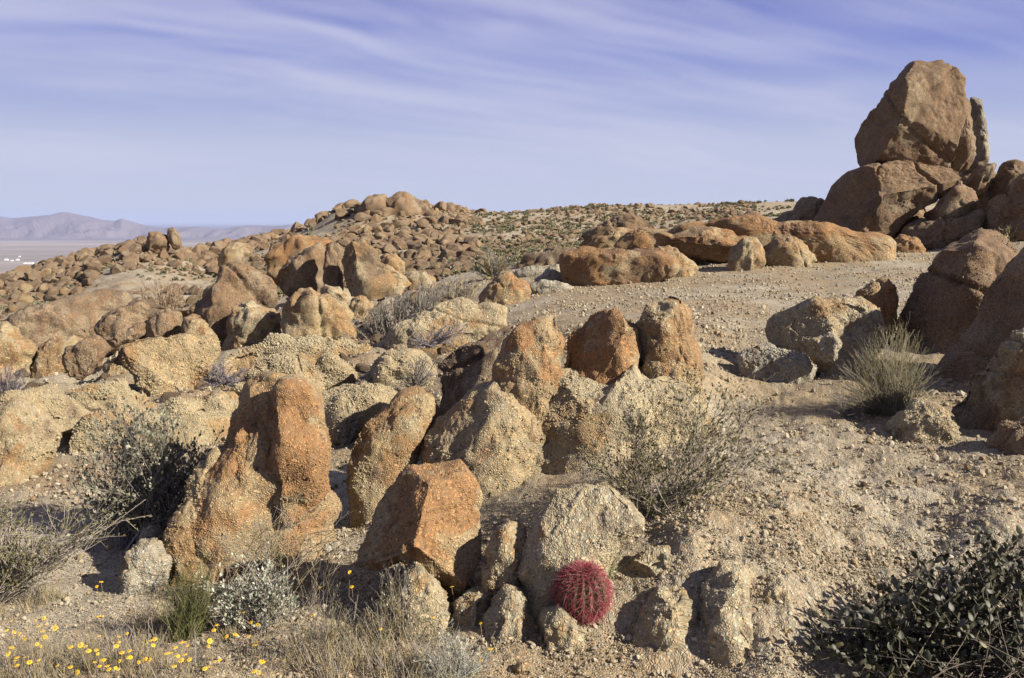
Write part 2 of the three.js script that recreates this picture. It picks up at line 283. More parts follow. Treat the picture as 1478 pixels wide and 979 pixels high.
// A stone from its outline: outline in photo pixels, set at the distance where it meets the ground, given real thickness,
// flattened by cut planes (x right, y up, z towards the viewer), then weathered.
function boulder(name, label, outline, o = {}) {
  const R = rng(o.seed ?? hash3(outline[0][0] | 0, outline[0][1] | 0, outline.length));
  const xs = outline.map(p => p[0]), ys = outline.map(p => p[1]);
  const x0 = Math.min(...xs), x1 = Math.max(...xs), y0 = Math.min(...ys), y1 = Math.max(...ys), cx = (x0 + x1) / 2, cy = (y0 + y1) / 2;
  const low = outline.filter(p => p[1] > y1 - 0.12 * (y1 - y0)), foot = o.foot ?? [low.reduce((s, p) => s + p[0], 0) / low.length, y1 - 4];
  const d0 = o.d ?? hit(...foot);
  const px2m = d0 / F, thick = (o.th ?? 0.85) * 0.5 * Math.min((x1 - x0), 1.6 * (y1 - y0)) * px2m;
  const dc = d0 + (o.d ? 0 : 0.55 * thick), C = at(cx, cy, dc), m = dc / F, mx = m / Math.hypot(1, (cx - CX) / F);
  const Zx = EYE.clone().sub(C).normalize(), Xx = new THREE.Vector3(0, 1, 0).cross(Zx).normalize(), Yx = Zx.clone().cross(Xx);
  const bury = o.bury ?? 0.5, size = Math.max(x1 - x0, y1 - y0) * m;
  const shape = outline.map(([x, y]) => [(x - cx) * mx, (cy - y) * m]), sunk = outline.map(([x, y]) => [(x - cx) * mx, (cy - y) * m - (y > cy + 0.25 * (y1 - cy) ? bury * (y1 - y0) * m : 0)]);
  // distance from the middle to the outline, all the way round
  const NT = 360, rad = new Float32Array(NT);
  for (let k = 0; k < NT; k++) {
    const t = k / NT * 2 * Math.PI, ux = Math.cos(t), uy = Math.sin(t); let best = 0;
    for (const poly of bury ? [shape, sunk] : [shape]) for (let i = 0; i < poly.length; i++) {
      const [ax, ay] = poly[i], [bx, by] = poly[(i + 1) % poly.length], ex = bx - ax, ey = by - ay, den = ux * ey - uy * ex;
      if (Math.abs(den) < 1e-9) continue;
      const s = (ax * ey - ay * ex) / den, q = (ax * uy - ay * ux) / den;
      if (s > 0 && q >= -1e-6 && q <= 1 + 1e-6 && s > best) best = s;
    }
    rad[k] = best || 0.3 * size;
  }
  const soft = Math.round(o.soft ?? 4), sm = new Float32Array(NT);
  for (let k = 0; k < NT; k++) { let s = 0; for (let j = -soft; j <= soft; j++) s += rad[(k + j + NT) % NT]; sm[k] = s / (2 * soft + 1); }
  const radius = t => { const u = (t / (2 * Math.PI) + 2) % 1 * NT, k = Math.floor(u), f = u - k; return lerp(sm[k % NT], sm[(k + 1) % NT], f); };
  const N = Math.round(clamp((o.res ?? 1) * Math.max(x1 - x0, y1 - y0) * (name === 'bedrock_outcrop' || name === 'right_wall_boulder' ? 0.19 : 0.275), 10, 84)), n1 = N + 1, weld = new Int32Array(n1 * n1 * n1).fill(-1);
  const P = [], ex = o.e ?? 0.8, skew = o.skew ?? 0;
  const tri = [], corner = [];
  for (let f = 0; f < 6; f++) {
    const [a, b, c, s] = FACES[f], ids = [];
    for (let j = 0; j <= N; j++) for (let i = 0; i <= N; i++) {
      const q = [0, 0, 0]; q[a] = i; q[b] = s > 0 ? j : N - j; q[c] = s > 0 ? N : 0;
      const key = (q[0] * n1 + q[1]) * n1 + q[2];
      if (weld[key] < 0) {
        let v = q.map(t => Math.tan((t / N - 0.5) * Math.PI / 2)), l = Math.hypot(...v); v = v.map(t => t / l);
        v[2] += 0.32; l = Math.hypot(...v); v = v.map(t => t / l);
        const sn = Math.hypot(v[0], v[1]), t = Math.atan2(v[1], v[0]), r = radius(t), S = sn ** ex;
        const z = thick * Math.sign(v[2]) * Math.abs(v[2]) ** Math.max(0.92, ex);
        weld[key] = P.length / 3; P.push(r * S * Math.cos(t) + skew * z, r * S * Math.sin(t), z);
      }
      ids.push(weld[key]);
    }
    corner.push(ids);
    for (let j = 0; j < N; j++) for (let i = 0; i < N; i++) { const k = j * n1 + i, A = ids[k], B = ids[k + 1], Cc = ids[k + n1], D = ids[k + n1 + 1]; tri.push(A, B, D, A, D, Cc); }
  }
  const nv = P.length / 3, pos = new Float32Array(P);
  // flat sides
  const cuts = (o.cuts ?? []).map(([x, y, z, t]) => { const l = Math.hypot(x, y, z); return [x / l, y / l, z / l, t]; });
  for (let k = 0; k < (o.chips ?? 7); k++) { const t = R() * 6.283, z = R() * 1.6 - 0.6, s = Math.sqrt(Math.max(0, 1 - z * z)); cuts.push([s * Math.cos(t), s * Math.sin(t), z, 0.84 + 0.12 * R()]); }
  for (const [nx, ny, nz, t] of cuts) {
    let sup = 0; for (let i = 0; i < nv; i++) sup = Math.max(sup, pos[i * 3] * nx + pos[i * 3 + 1] * ny + pos[i * 3 + 2] * nz);
    const lim = sup * t; for (let i = 0; i < nv; i++) { const e = pos[i * 3] * nx + pos[i * 3 + 1] * ny + pos[i * 3 + 2] * nz - lim; if (e > 0) { const k = e * 0.94; pos[i * 3] -= nx * k; pos[i * 3 + 1] -= ny * k; pos[i * 3 + 2] -= nz * k; } }
  }
  const normals = () => {
    const n = new Float32Array(nv * 3);
    for (let i = 0; i < tri.length; i += 3) {
      const a = tri[i] * 3, b = tri[i + 1] * 3, c = tri[i + 2] * 3, ux = pos[b] - pos[a], uy = pos[b + 1] - pos[a + 1], uz = pos[b + 2] - pos[a + 2], vx = pos[c] - pos[a], vy = pos[c + 1] - pos[a + 1], vz = pos[c + 2] - pos[a + 2];
      const x = uy * vz - uz * vy, y = uz * vx - ux * vz, z = ux * vy - uy * vx;
      for (const k of [a, b, c]) { n[k] += x; n[k + 1] += y; n[k + 2] += z; }
    }
    for (let i = 0; i < nv * 3; i += 3) { const l = Math.hypot(n[i], n[i + 1], n[i + 2]) || 1; n[i] /= l; n[i + 1] /= l; n[i + 2] /= l; }
    return n;
  };
  let nn = normals();
  if (nn.reduce((s, v, i) => s + v * pos[i], 0) < 0) { for (let i = 0; i < tri.length; i += 3) { const t = tri[i + 1]; tri[i + 1] = tri[i + 2]; tri[i + 2] = t; } nn = normals(); }
  const n0 = nn;
  // weathering: broad swellings, hollows, cracks, then knobs of standing grains
  const sd = (o.seed ?? 0) * 3.7 + x0 * 0.13, lumps = (o.lumps ?? 0.06) * size, fl = 2.6 / size, kc = Math.max(o.knob ?? 0.03, 3.6 * m), ka = (o.rough ?? (d0 > 9 ? 0.42 : 0.36)) * kc;
  const cracks = (o.cracks ?? []).slice(); if (!o.cracks && size > 0.5) for (let k = 0; k < 2; k++) { const t = R() * 3.14; cracks.push([Math.cos(t), Math.sin(t), (R() - 0.5) * 1.2, (R() - 0.5) * 0.9, 0.006 + 0.012 * R(), 0.008 + 0.026 * R()]); }
  for (let i = 0; i < nv; i++) {
    const k = i * 3, x = pos[k], y = pos[k + 1], z = pos[k + 2];
    let h = lumps * fbm(x * fl + sd, y * fl, z * fl, 3) + 1.5 * lumps * (Math.abs(fbm(x * fl * 0.8 + 40, y * fl * 0.8 + sd, z * fl * 0.8, 3)) * 1.9 - 0.55) + 0.3 * lumps * fbm(x * fl * 4, y * fl * 4 + sd, z * fl * 4, 3);
    for (const [cxx, cyy, czz, t, w, dep] of cracks) { const l = Math.hypot(cxx, cyy, czz), dd = (x * cxx + y * cyy + z * czz) / l - t * size * 0.5 + 0.05 * size * fbm(x * fl * 2, y * fl * 2, z * fl * 2 + sd, 3); h -= dep * size * Math.exp(-((dd / (w * size)) ** 2)); }
    const patch = 0.45 + 0.55 * sstep(-0.25, 0.25, fbm(x * fl * 1.7 + 5, y * fl * 1.7 + sd, z * fl * 1.7, 2));
    h += 1.8 * ka * (o.crumble ?? 1) * patch * (knobs((x + sd) / kc / 3.4, y / kc / 3.4 + 9, z / kc / 3.4) - 0.35) + 1.2 * ka * patch * (knobs((x + sd) / kc, y / kc, z / kc) - 0.35);
    if (kc < 0.08) h += 0.5 * ka * patch * (knobs((x + sd) / kc / 2.6, y / kc / 2.6, z / kc / 2.6 + 3) - 0.3) * 2.2;
    pos[k] += nn[k] * h; pos[k + 1] += nn[k + 1] * h; pos[k + 2] += nn[k + 2] * h;
  }
  { // weathered or cut, the stone still fills its outline
    const b = [1e9, -1e9, 1e9, -1e9], t = [1e9, -1e9, 1e9, -1e9];
    for (let i = 0; i < nv; i++) { b[0] = Math.min(b[0], pos[i * 3]); b[1] = Math.max(b[1], pos[i * 3]); b[2] = Math.min(b[2], pos[i * 3 + 1]); b[3] = Math.max(b[3], pos[i * 3 + 1]); }
    for (const poly of bury ? [shape, sunk] : [shape]) for (const [x, y] of poly) { t[0] = Math.min(t[0], x); t[1] = Math.max(t[1], x); t[2] = Math.min(t[2], y); t[3] = Math.max(t[3], y); }
    for (let i = 0; i < nv; i++) { pos[i * 3] = lerp(t[0], t[1], (pos[i * 3] - b[0]) / (b[1] - b[0])); pos[i * 3 + 1] = lerp(t[2], t[3], (pos[i * 3 + 1] - b[2]) / (b[3] - b[2])); }
  }
  nn = normals();
  // to world axes about the foot of the stone
  const base = new THREE.Vector3(C.x, C.y - 0.5 * (y1 - y0) * m, C.z), E = new Float32Array(nv * 3), NN = new Float32Array(nv * 3), CC = new Float32Array(nv * 3);
  const off = C.clone().sub(base), varn = (o.varnish ?? -0.1) + (d0 > 9 && o.pal !== 'grey' ? 0.04 : 0), cf = o.cf ?? 1.4 / Math.min(size, 2.5), pal = o.pal ?? 'tan', topBias = o.top ?? 0;
  const half = 0.5 * (y1 - y0) * m;
  for (let i = 0; i < nv; i++) {
    const k = i * 3, x = pos[k], y = pos[k + 1], z = pos[k + 2];
    E[k] = off.x + x * Xx.x + y * Yx.x + z * Zx.x; E[k + 1] = off.y + x * Xx.y + y * Yx.y + z * Zx.y; E[k + 2] = off.z + x * Xx.z + y * Yx.z + z * Zx.z;
    NN[k] = nn[k] * Xx.x + nn[k + 1] * Yx.x + nn[k + 2] * Zx.x; NN[k + 1] = nn[k] * Xx.y + nn[k + 1] * Yx.y + nn[k + 2] * Zx.y; NN[k + 2] = nn[k] * Xx.z + nn[k + 1] * Yx.z + nn[k + 2] * Zx.z;
    // old varnished crust sits on the caps, fresh crumbling stone below: a ragged line between them
    const cap = topBias ? topBias * (y / half > (o.line ?? 0) + 0.45 * fbm(x * fl * 1.5, y * fl * 1.5 + sd, z * fl * 1.5, 3) ? 1 : -1) : 0;
    const c = stone(pal, x, y, z, cf, varn + cap, sd); CC[k] = c[0]; CC[k + 1] = c[1]; CC[k + 2] = c[2];
  }
  // grain texture laid on in metres from the side that each face looks to
  const gp = [], gn = [], gc = [], gu = [], gi = new Uint32Array(tri.length), seen = [0, 1, 2].map(() => new Int32Array(nv).fill(-1));
  for (let t = 0; t < tri.length; t += 3) {
    let ax = 0, bx = 0, by = 0, bz = 0; for (let q = 0; q < 3; q++) { const k = tri[t + q] * 3; bx += n0[k]; by += n0[k + 1]; bz += n0[k + 2]; }
    bx = Math.abs(bx); by = Math.abs(by); bz = Math.abs(bz); ax = bx > by && bx > bz ? 0 : by > bz ? 1 : 2;
    for (let q = 0; q < 3; q++) {
      const id = tri[t + q], k = id * 3; let v = seen[ax][id];
      if (v < 0) { v = seen[ax][id] = gp.length / 3; gp.push(E[k], E[k + 1], E[k + 2]); gn.push(NN[k], NN[k + 1], NN[k + 2]); gc.push(CC[k], CC[k + 1], CC[k + 2]); gu.push(ax === 0 ? pos[k + 2] : pos[k], ax === 1 ? pos[k + 2] : pos[k + 1]); }
      gi[t + q] = v;
    }
  }
  const mesh = put(new THREE.Mesh(geometry(gp, gi, gc, gu, new Float32Array(gn)), d0 < 9 ? M.near : M.mid), name);
  mesh.position.copy(base);
  tag(mesh, label, o.cat ?? 'boulder', o.group);
  boulders.push({ mesh, pos: E, nor: NN, col: CC, m, d: d0, size, R, kc, nv });
  return mesh;
}
const boulders = [];

// ---- the balanced pile on the skyline
boulder('balanced_boulder', 'huge angular brown boulder balanced on top of the rock pile', [[1234, 195], [1239, 172], [1258, 157], [1295, 115], [1315, 96], [1335, 97], [1355, 93], [1372, 101], [1388, 120], [1391, 140], [1392, 170], [1386, 225], [1377, 250], [1350, 241], [1300, 236], [1248, 237], [1238, 226]], { d: 24, th: 0.95, pal: 'brown', e: 0.7, soft: 1, chips: 0, bury: 0, lumps: 0.03, cuts: [[-0.82, 0.28, 0.62, 0.66], [0.62, 0.18, 0.85, 0.62], [0.35, -0.35, 0.9, 0.72], [0.2, 0.8, 0.6, 0.85]], varnish: 0.1 });
boulder('leaning_slab', 'tall thin slab leaning against the side of the balanced boulder', [[1376, 165], [1386, 143], [1396, 146], [1405, 190], [1411, 218], [1402, 243], [1386, 253], [1372, 250], [1376, 215]], { d: 23.7, th: 1.1, pal: 'brown', soft: 1, chips: 2, bury: 0, e: 0.6, lumps: 0.02 });
boulder('upright_slab', 'dark grey upright slab standing behind the balanced boulder', [[1396, 146], [1403, 142], [1415, 146], [1422, 170], [1428, 200], [1431, 232], [1416, 246], [1400, 246], [1404, 200]], { d: 25.2, th: 1.2, pal: 'grey', soft: 1, chips: 2, bury: 0.05, e: 0.6, varnish: 0.0, lumps: 0.02, cuts: [[-0.8, 0, 0.6, 0.7]] });
boulder('pedestal_boulder', 'broad brown boulder carrying the balanced boulder', [[1170, 325], [1186, 296], [1192, 272], [1215, 248], [1245, 238], [1285, 234], [1330, 236], [1372, 251], [1384, 261], [1370, 277], [1335, 305], [1300, 329], [1285, 350], [1250, 352], [1190, 345]], { d: 23.6, th: 0.7, pal: 'brown', e: 0.66, soft: 1, chips: 0, bury: 0.05, lumps: 0.035, cuts: [[-0.72, 0.2, 0.7, 0.62], [0.55, -0.35, 0.75, 0.6], [0.35, 0.5, 0.75, 0.68]], varnish: 0.12 });
boulder('low_slab', 'low dark slab at the left foot of the rock pile', [[1112, 314], [1145, 300], [1162, 290], [1186, 284], [1205, 292], [1215, 330], [1160, 332], [1125, 325]], { d: 26, pal: 'brown', chips: 3, th: 0.8, e: 0.7, cuts: [[-0.5, 0.5, 0.6, 0.7]] });
boulder('wedged_boulder', 'lit angular boulder wedged under the right end of the pedestal boulder', [[1333, 312], [1360, 290], [1387, 262], [1408, 278], [1413, 298], [1390, 312], [1350, 322]], { d: 22.9, pal: 'brown', chips: 4, e: 0.65, varnish: 0.05 });
boulder('wedged_boulder', 'shadowed flat boulder at the foot of the rock pile beside a grey shrub', [[1300, 332], [1325, 313], [1345, 316], [1400, 303], [1424, 306], [1404, 332], [1350, 348], [1310, 348]], { d: 22.6, pal: 'brown', chips: 4 });
boulder('wedged_boulder', 'small angular boulder below the upright slab', [[1391, 266], [1413, 241], [1437, 236], [1434, 254], [1408, 270]], { d: 24, pal: 'brown', chips: 4, e: 0.6 });
boulder('round_boulder', 'rounded brown boulder right of the balanced boulder', [[1420, 282], [1428, 256], [1445, 236], [1463, 231], [1480, 240], [1498, 262], [1475, 290], [1440, 292]], { d: 24, pal: 'brown', varnish: 0.1, cuts: [[-0.7, 0.1, 0.7, 0.75]] });
boulder('round_boulder', 'large dark boulder at the right end of the rock pile', [[1420, 330], [1419, 302], [1435, 280], [1478, 250], [1530, 236], [1575, 260], [1580, 330], [1478, 336]], { d: 21.5, pal: 'brown', varnish: 0.05, cuts: [[-0.75, 0.2, 0.65, 0.6]] });
boulder('rubble_boulder', 'shaded boulder filling the gap between pedestal and right hand boulders', [[1395, 300], [1408, 268], [1430, 262], [1436, 290], [1424, 312], [1404, 312]], { d: 24.4, pal: 'brown' });
boulder('rubble_boulder', 'low shaded block in the gap under the pedestal boulder', [[1262, 352], [1284, 322], [1330, 296], [1352, 318], [1340, 352], [1300, 362]], { d: 24.6, pal: 'brown' });
boulder('rubble_boulder', 'shaded block behind the boulders wedged under the balanced boulder', [[1335, 335], [1358, 285], [1385, 252], [1418, 244], [1450, 252], [1470, 300], [1440, 338], [1380, 346]], { d: 25.8, pal: 'brown' });
boulder('round_boulder', 'small rounded orange boulder on the gravel below the rock pile', [[1272, 358], [1284, 343], [1300, 338], [1322, 340], [1337, 352], [1335, 366], [1300, 369], [1278, 366]], { pal: 'orange', varnish: 0.2 });

// ---- low domes along the gravel saddle
boulder('rock_dome', 'long low orange rock dome along the top of the gravel saddle', [[938, 360], [950, 338], [967, 326], [994, 311], [1040, 308], [1110, 313], [1180, 325], [1215, 333], [1265, 352], [1290, 368], [1240, 372], [1170, 374], [1100, 385], [1050, 386], [990, 380]], { cracks: [], pal: 'orange', th: 0.6, varnish: 0.05, top: 0.16, e: 0.7, foot: [1100, 378], lumps: 0.055 });
boulder('rock_dome', 'overhanging orange dome with a shadowed hollow beneath it', [[942, 362], [950, 340], [975, 330], [1010, 326], [1050, 330], [1080, 340], [1085, 355], [1060, 372], [1015, 378], [965, 372]], { cracks: [], pal: 'orange', th: 0.8, varnish: 0.1, foot: [1010, 384], cuts: [[-0.1, -0.7, 0.7, 0.6], [0.1, 0.8, 0.5, 0.7]], bury: 0 });
boulder('knobbly_boulder', 'upright rounded knob in front of the long orange dome', [[1048, 392], [1052, 362], [1065, 346], [1085, 341], [1099, 348], [1106, 374], [1090, 392], [1066, 395]], { pal: 'tan', varnish: 0.0, th: 1.1 });
boulder('knobbly_boulder', 'broad pale knob with brown crust joining the long orange dome', [[1094, 380], [1098, 355], [1112, 343], [1135, 340], [1160, 352], [1180, 372], [1150, 384], [1110, 388]], { pal: 'tan', th: 0.9, top: 0.15 });
boulder('knobbly_boulder', 'small knob at the right end of the long orange dome', [[1170, 372], [1180, 352], [1205, 343], [1235, 347], [1258, 364], [1230, 374], [1190, 376]], { pal: 'tan', th: 0.8, top: 0.15 });
boulder('rock_dome', 'wide rounded orange dome at the left edge of the gravel saddle', [[806, 392], [812, 370], [835, 358], [870, 355], [900, 357], [930, 358], [958, 366], [980, 385], [965, 398], [915, 411], [860, 414], [834, 410]], { cracks: [], pal: 'orange', th: 0.7, varnish: 0.0, lumps: 0.05, top: 0.1, cuts: [[-0.5, -0.3, 0.8, 0.8]] });
boulder('rock_dome', 'sloping tail of rock running off the wide orange dome', [[925, 366], [945, 354], [972, 358], [996, 372], [1012, 388], [985, 398], [945, 404], [930, 392]], { pal: 'tan', th: 0.8, top: 0.12 });
boulder('ridge_boulder', 'dark capped boulder on the skyline behind the wide orange dome', [[836, 342], [866, 328], [895, 313], [915, 310], [936, 322], [925, 336], [880, 346], [850, 348]], { d: 27, pal: 'brown', varnish: 0.12 });
boulder('ridge_boulder', 'orange boulder below the dark capped boulder', [[846, 356], [868, 338], [890, 328], [914, 332], [930, 345], [905, 360], [870, 362]], { d: 24, pal: 'orange' });
boulder('ridge_boulder', 'low brown boulder between the orange domes', [[885, 360], [905, 340], [935, 328], [965, 328], [975, 345], [950, 362], [910, 366]], { d: 22, pal: 'orange', varnish: 0.05 });
boulder('ridge_boulder', 'reddish low boulder behind the pale round stones', [[744, 378], [772, 363], [800, 355], [828, 360], [835, 372], [812, 384], [770, 386]], { d: 25, pal: 'brown' });
boulder('pale_stone', 'smaller pale rounded stone behind its twin at the saddle edge', [[741, 394], [758, 384], [778, 383], [790, 394], [775, 404], [750, 404]], { pal: 'grey', varnish: -0.4, group: 'pale stones at the saddle edge' });
boulder('pale_stone', 'pale grey rounded stone beside the wide orange dome', [[769, 408], [788, 392], [804, 381], [818, 388], [828, 406], [812, 414], [785, 414]], { pal: 'grey', varnish: -0.4, group: 'pale stones at the saddle edge' });
boulder('pale_stone', 'flat pale grey stone in front of the pale round stones', [[760, 412], [780, 403], [812, 406], [828, 417], [806, 426], [772, 426]], { pal: 'grey', varnish: -0.5, th: 0.7, group: 'pale stones at the saddle edge' });
boulder('orange_boulder', 'squat orange boulder beside the long dark bush', [[688, 432], [698, 412], [716, 396], [738, 391], [756, 401], [767, 422], [758, 438], [736, 446], [704, 440]], { pal: 'orange', varnish: 0.05, chips: 7 });

// ---- middle distance, left
boulder('sloping_slab', 'big brown slab sloping up to a peak', [[272, 446], [300, 404], [326, 384], [344, 376], [375, 384], [402, 396], [398, 430], [350, 470], [318, 482], [285, 462]], { pal: 'brown', th: 0.6, e: 0.6, chips: 3, soft: 2, varnish: 0.02, cuts: [[0.1, 0.45, 0.9, 0.6], [-0.9, 0.2, 0.4, 0.8]], foot: [330, 486], cracks: [[0.7, 0.6, 0, 0.35, 0.02, 0.03]] });
boulder('pale_outcrop', 'pale crumbling outcrop at the foot of the sloping slab', [[316, 484], [326, 446], [348, 434], [375, 442], [400, 452], [412, 474], [380, 492], [340, 494]], { pal: 'pale', th: 0.9, lumps: 0.08 });
boulder('rock_dome', 'tan dome split by a crack below the ridge boulders', [[404, 474], [410, 440], [432, 416], [455, 414], [480, 428], [505, 446], [518, 462], [490, 484], [440, 490]], { pal: 'tan', th: 0.8, lumps: 0.06, cracks: [[1, 0.1, 0.1, 0.2, 0.025, 0.05]], top: 0.15 });
boulder('narrow_outcrop', 'pale narrow rib of rock running down between the domes', [[462, 420], [470, 410], [490, 418], [510, 430], [520, 446], [506, 450], [484, 438]], { pal: 'pale', th: 1.0 });
boulder('small_boulder', 'small tan boulder at the lower end of the pale rib', [[502, 446], [514, 428], [530, 426], [540, 440], [528, 454], [512, 456]], { pal: 'tan' });
boulder('ridge_boulder', 'broad boulder with a shadowed hollow left of the split boulder', [[398, 396], [420, 374], [446, 360], [468, 350], [474, 370], [474, 402], [450, 410], [415, 408]], { d: 24, pal: 'brown', e: 0.65, cuts: [[-0.5, -0.5, 0.7, 0.55]] });
boulder('ridge_boulder', 'upright slab half of the split boulder', [[464, 372], [470, 352], [484, 349], [494, 356], [497, 385], [492, 412], [474, 414], [464, 400]], { d: 23, pal: 'brown', e: 0.65, varnish: 0.05 });
boulder('ridge_boulder', 'large triangular tan boulder, right half of the split boulder', [[493, 380], [496, 356], [508, 349], [527, 352], [542, 366], [546, 378], [580, 392], [598, 410], [575, 436], [540, 444], [508, 428]], { d: 22, pal: 'tan', th: 0.75, e: 0.62, soft: 2, varnish: 0.1, cuts: [[0.2, 0.5, 0.85, 0.6], [-0.8, 0, 0.6, 0.8]] });
boulder('small_boulder', 'small orange boulder behind the triangular boulder', [[546, 384], [556, 368], [572, 366], [586, 380], [584, 394], [562, 396]], { d: 26, pal: 'orange' });
boulder('pale_outcrop', 'pale low outcrop beside the long dark bush', [[574, 402], [592, 390], [612, 390], [630, 408], [612, 420], [584, 418]], { d: 22.5, pal: 'pale' });
boulder('ridge_boulder', 'pale orange whaleback boulder on the ridge left of the split boulder', [[380, 372], [404, 350], [436, 338], [466, 340], [482, 352], [462, 368], [430, 380], [396, 388]], { d: 31, pal: 'orange', varnish: -0.05 });
boulder('tilted_block', 'dark pitted block tilted against the pale ground', [[88, 518], [98, 498], [126, 488], [150, 484], [162, 506], [150, 528], [120, 550], [100, 543]], { pal: 'brown', e: 0.55, soft: 1, varnish: 0.15, th: 0.9, chips: 2, bury: 0, foot: [118, 548], cuts: [[-0.4, -0.2, 0.9, 0.7]] });
boulder('tilted_block', 'thin flat slab resting on the dark tilted block', [[148, 488], [166, 477], [206, 465], [212, 480], [188, 492], [158, 502]], { d: 13.2, pal: 'brown', e: 0.55, soft: 1, bury: 0, chips: 2, th: 0.7 });
boulder('angular_boulder', 'angular brown boulder behind the thin flat slab', [[131, 474], [145, 452], [180, 437], [206, 433], [219, 447], [210, 468], [168, 480], [138, 486]], { d: 14.5, pal: 'brown', e: 0.62, soft: 1, th: 0.8, varnish: 0.05 });
boulder('angular_boulder', 'squat brown boulder behind the big tan boulder', [[209, 466], [224, 448], [246, 444], [264, 452], [264, 476], [248, 484], [214, 482]], { d: 14.4, pal: 'brown', e: 0.62, soft: 1 });
boulder('angular_boulder', 'small orange pointed boulder at the end of the boulder row', [[256, 484], [262, 464], [274, 452], [290, 453], [302, 470], [314, 488], [290, 496]], { d: 14, pal: 'orange', e: 0.7 });
boulder('angular_boulder', 'big smooth tan boulder below the boulder row', [[160, 512], [180, 494], [210, 483], [255, 482], [310, 486], [322, 500], [305, 528], [288, 552], [240, 576], [218, 570], [192, 540]], { pal: 'tan', th: 0.75, e: 0.66, soft: 2, varnish: 0.0, foot: [240, 572], cuts: [[0.2, 0.4, 0.9, 0.62]], cracks: [[0.6, 0.8, 0, -0.55, 0.015, 0.03]] });
boulder('pale_outcrop', 'small pale rock in the gap under the tilted block', [[146, 540], [152, 518], [170, 506], [195, 520], [204, 545], [175, 556]], { pal: 'pale', d: 12.4 });
boulder('rock_dome', 'flat topped brown dome at the left behind the tilted block', [[4, 470], [22, 447], [58, 437], [98, 438], [122, 452], [134, 474], [112, 488], [62, 502], [30, 490]], { pal: 'brown', th: 0.7, lumps: 0.06, varnish: 0.02, foot: [70, 500] });
boulder('rock_dome', 'smooth tan boulder beside the flat topped brown dome', [[-45, 520], [-30, 480], [-8, 465], [14, 463], [34, 474], [48, 494], [57, 518], [30, 536], [-20, 538]], { pal: 'tan', th: 0.8, varnish: 0.05 });
boulder('pale_outcrop', 'pale sloping rock in front of the flat topped brown dome', [[40, 530], [52, 500], [85, 485], [112, 484], [118, 500], [95, 520], [70, 538]], { pal: 'tan', th: 0.6, d: 13.6 });
boulder('low_outcrop', 'low pale rock shelf below the tilted block', [[96, 588], [110, 562], [150, 546], [190, 548], [220, 570], [228, 592], [180, 606], [130, 606]], { pal: 'pale', th: 0.6, lumps: 0.08 });
boulder('low_outcrop', 'ochre rock shelf at the left edge above the shaded gully', [[-60, 690], [-50, 610], [-10, 576], [28, 572], [62, 590], [92, 616], [72, 645], [36, 670], [0, 700]], { pal: 'tan', th: 0.6, lumps: 0.07, varnish: -0.05 });
boulder('low_outcrop', 'pale lumpy ground rock behind the tall orange boulder', [[226, 620], [238, 588], [275, 566], [320, 562], [358, 572], [372, 600], [340, 640], [280, 650]], { pal: 'pale', th: 0.6, lumps: 0.09, d: 8.2 });
boulder('low_outcrop', 'pale lumpy rock with a small dark hollow beside twiggy grey shrubs', [[496, 560], [510, 530], [545, 510], [590, 502], [622, 510], [632, 540], [600, 566], [540, 575]], { pal: 'pale', th: 0.6, lumps: 0.1, varnish: -0.3 });
boulder('sloping_slab', 'smooth pale tan slab sloping behind the front outcrop', [[535, 508], [560, 474], [600, 448], [648, 428], [700, 431], [734, 440], [732, 466], [690, 486], [630, 506], [570, 516]], { pal: 'pale', th: 0.6, lumps: 0.05, varnish: -0.25, foot: [610, 508], cuts: [[0.1, 0.6, 0.75, 0.62]] });

boulder('bedrock_outcrop', 'broad pale bedrock hump between the cracked dome and the pale slab', [[320, 520], [345, 494], [400, 480], [470, 484], [530, 494], [552, 516], [480, 538], [380, 540]], { pal: 'pale', th: 0.5, lumps: 0.09, varnish: -0.05, cracks: [] });
boulder('bedrock_outcrop', 'wide pale bedrock hump behind the leafy shrub', [[96, 640], [140, 590], [225, 580], [320, 574], [372, 596], [340, 650], [200, 664], [120, 662]], { pal: 'pale', th: 0.5, lumps: 0.1, varnish: -0.15, d: 7.6 });
boulder('bedrock_outcrop', 'low pale bedrock hump behind the leaning boulder', [[392, 600], [430, 570], [520, 552], [600, 552], [628, 586], [545, 632], [440, 636]], { pal: 'pale', th: 0.6, lumps: 0.1, varnish: -0.25, d: 7.3 });
boulder('bedrock_outcrop', 'pale bedrock hump below the dark tilted block', [[-60, 600], [-20, 566], [60, 556], [128, 572], [156, 606], [90, 640], [0, 645]], { pal: 'tan', th: 0.55, lumps: 0.1, varnish: -0.12 });
boulder('bedrock_outcrop', 'long brown bedrock hump behind the rusty tan dry shrub', [[10, 450], [90, 424], [180, 416], [275, 428], [310, 458], [200, 476], [90, 472]], { pal: 'brown', th: 0.5, lumps: 0.08, varnish: 0 });
boulder('bedrock_outcrop', 'pale bedrock hump beside the tall twiggy shrubs under the cracked dome', [[330, 560], [360, 520], [420, 508], [500, 512], [520, 545], [470, 575], [380, 580]], { pal: 'pale', th: 0.5, lumps: 0.1, varnish: -0.2 });

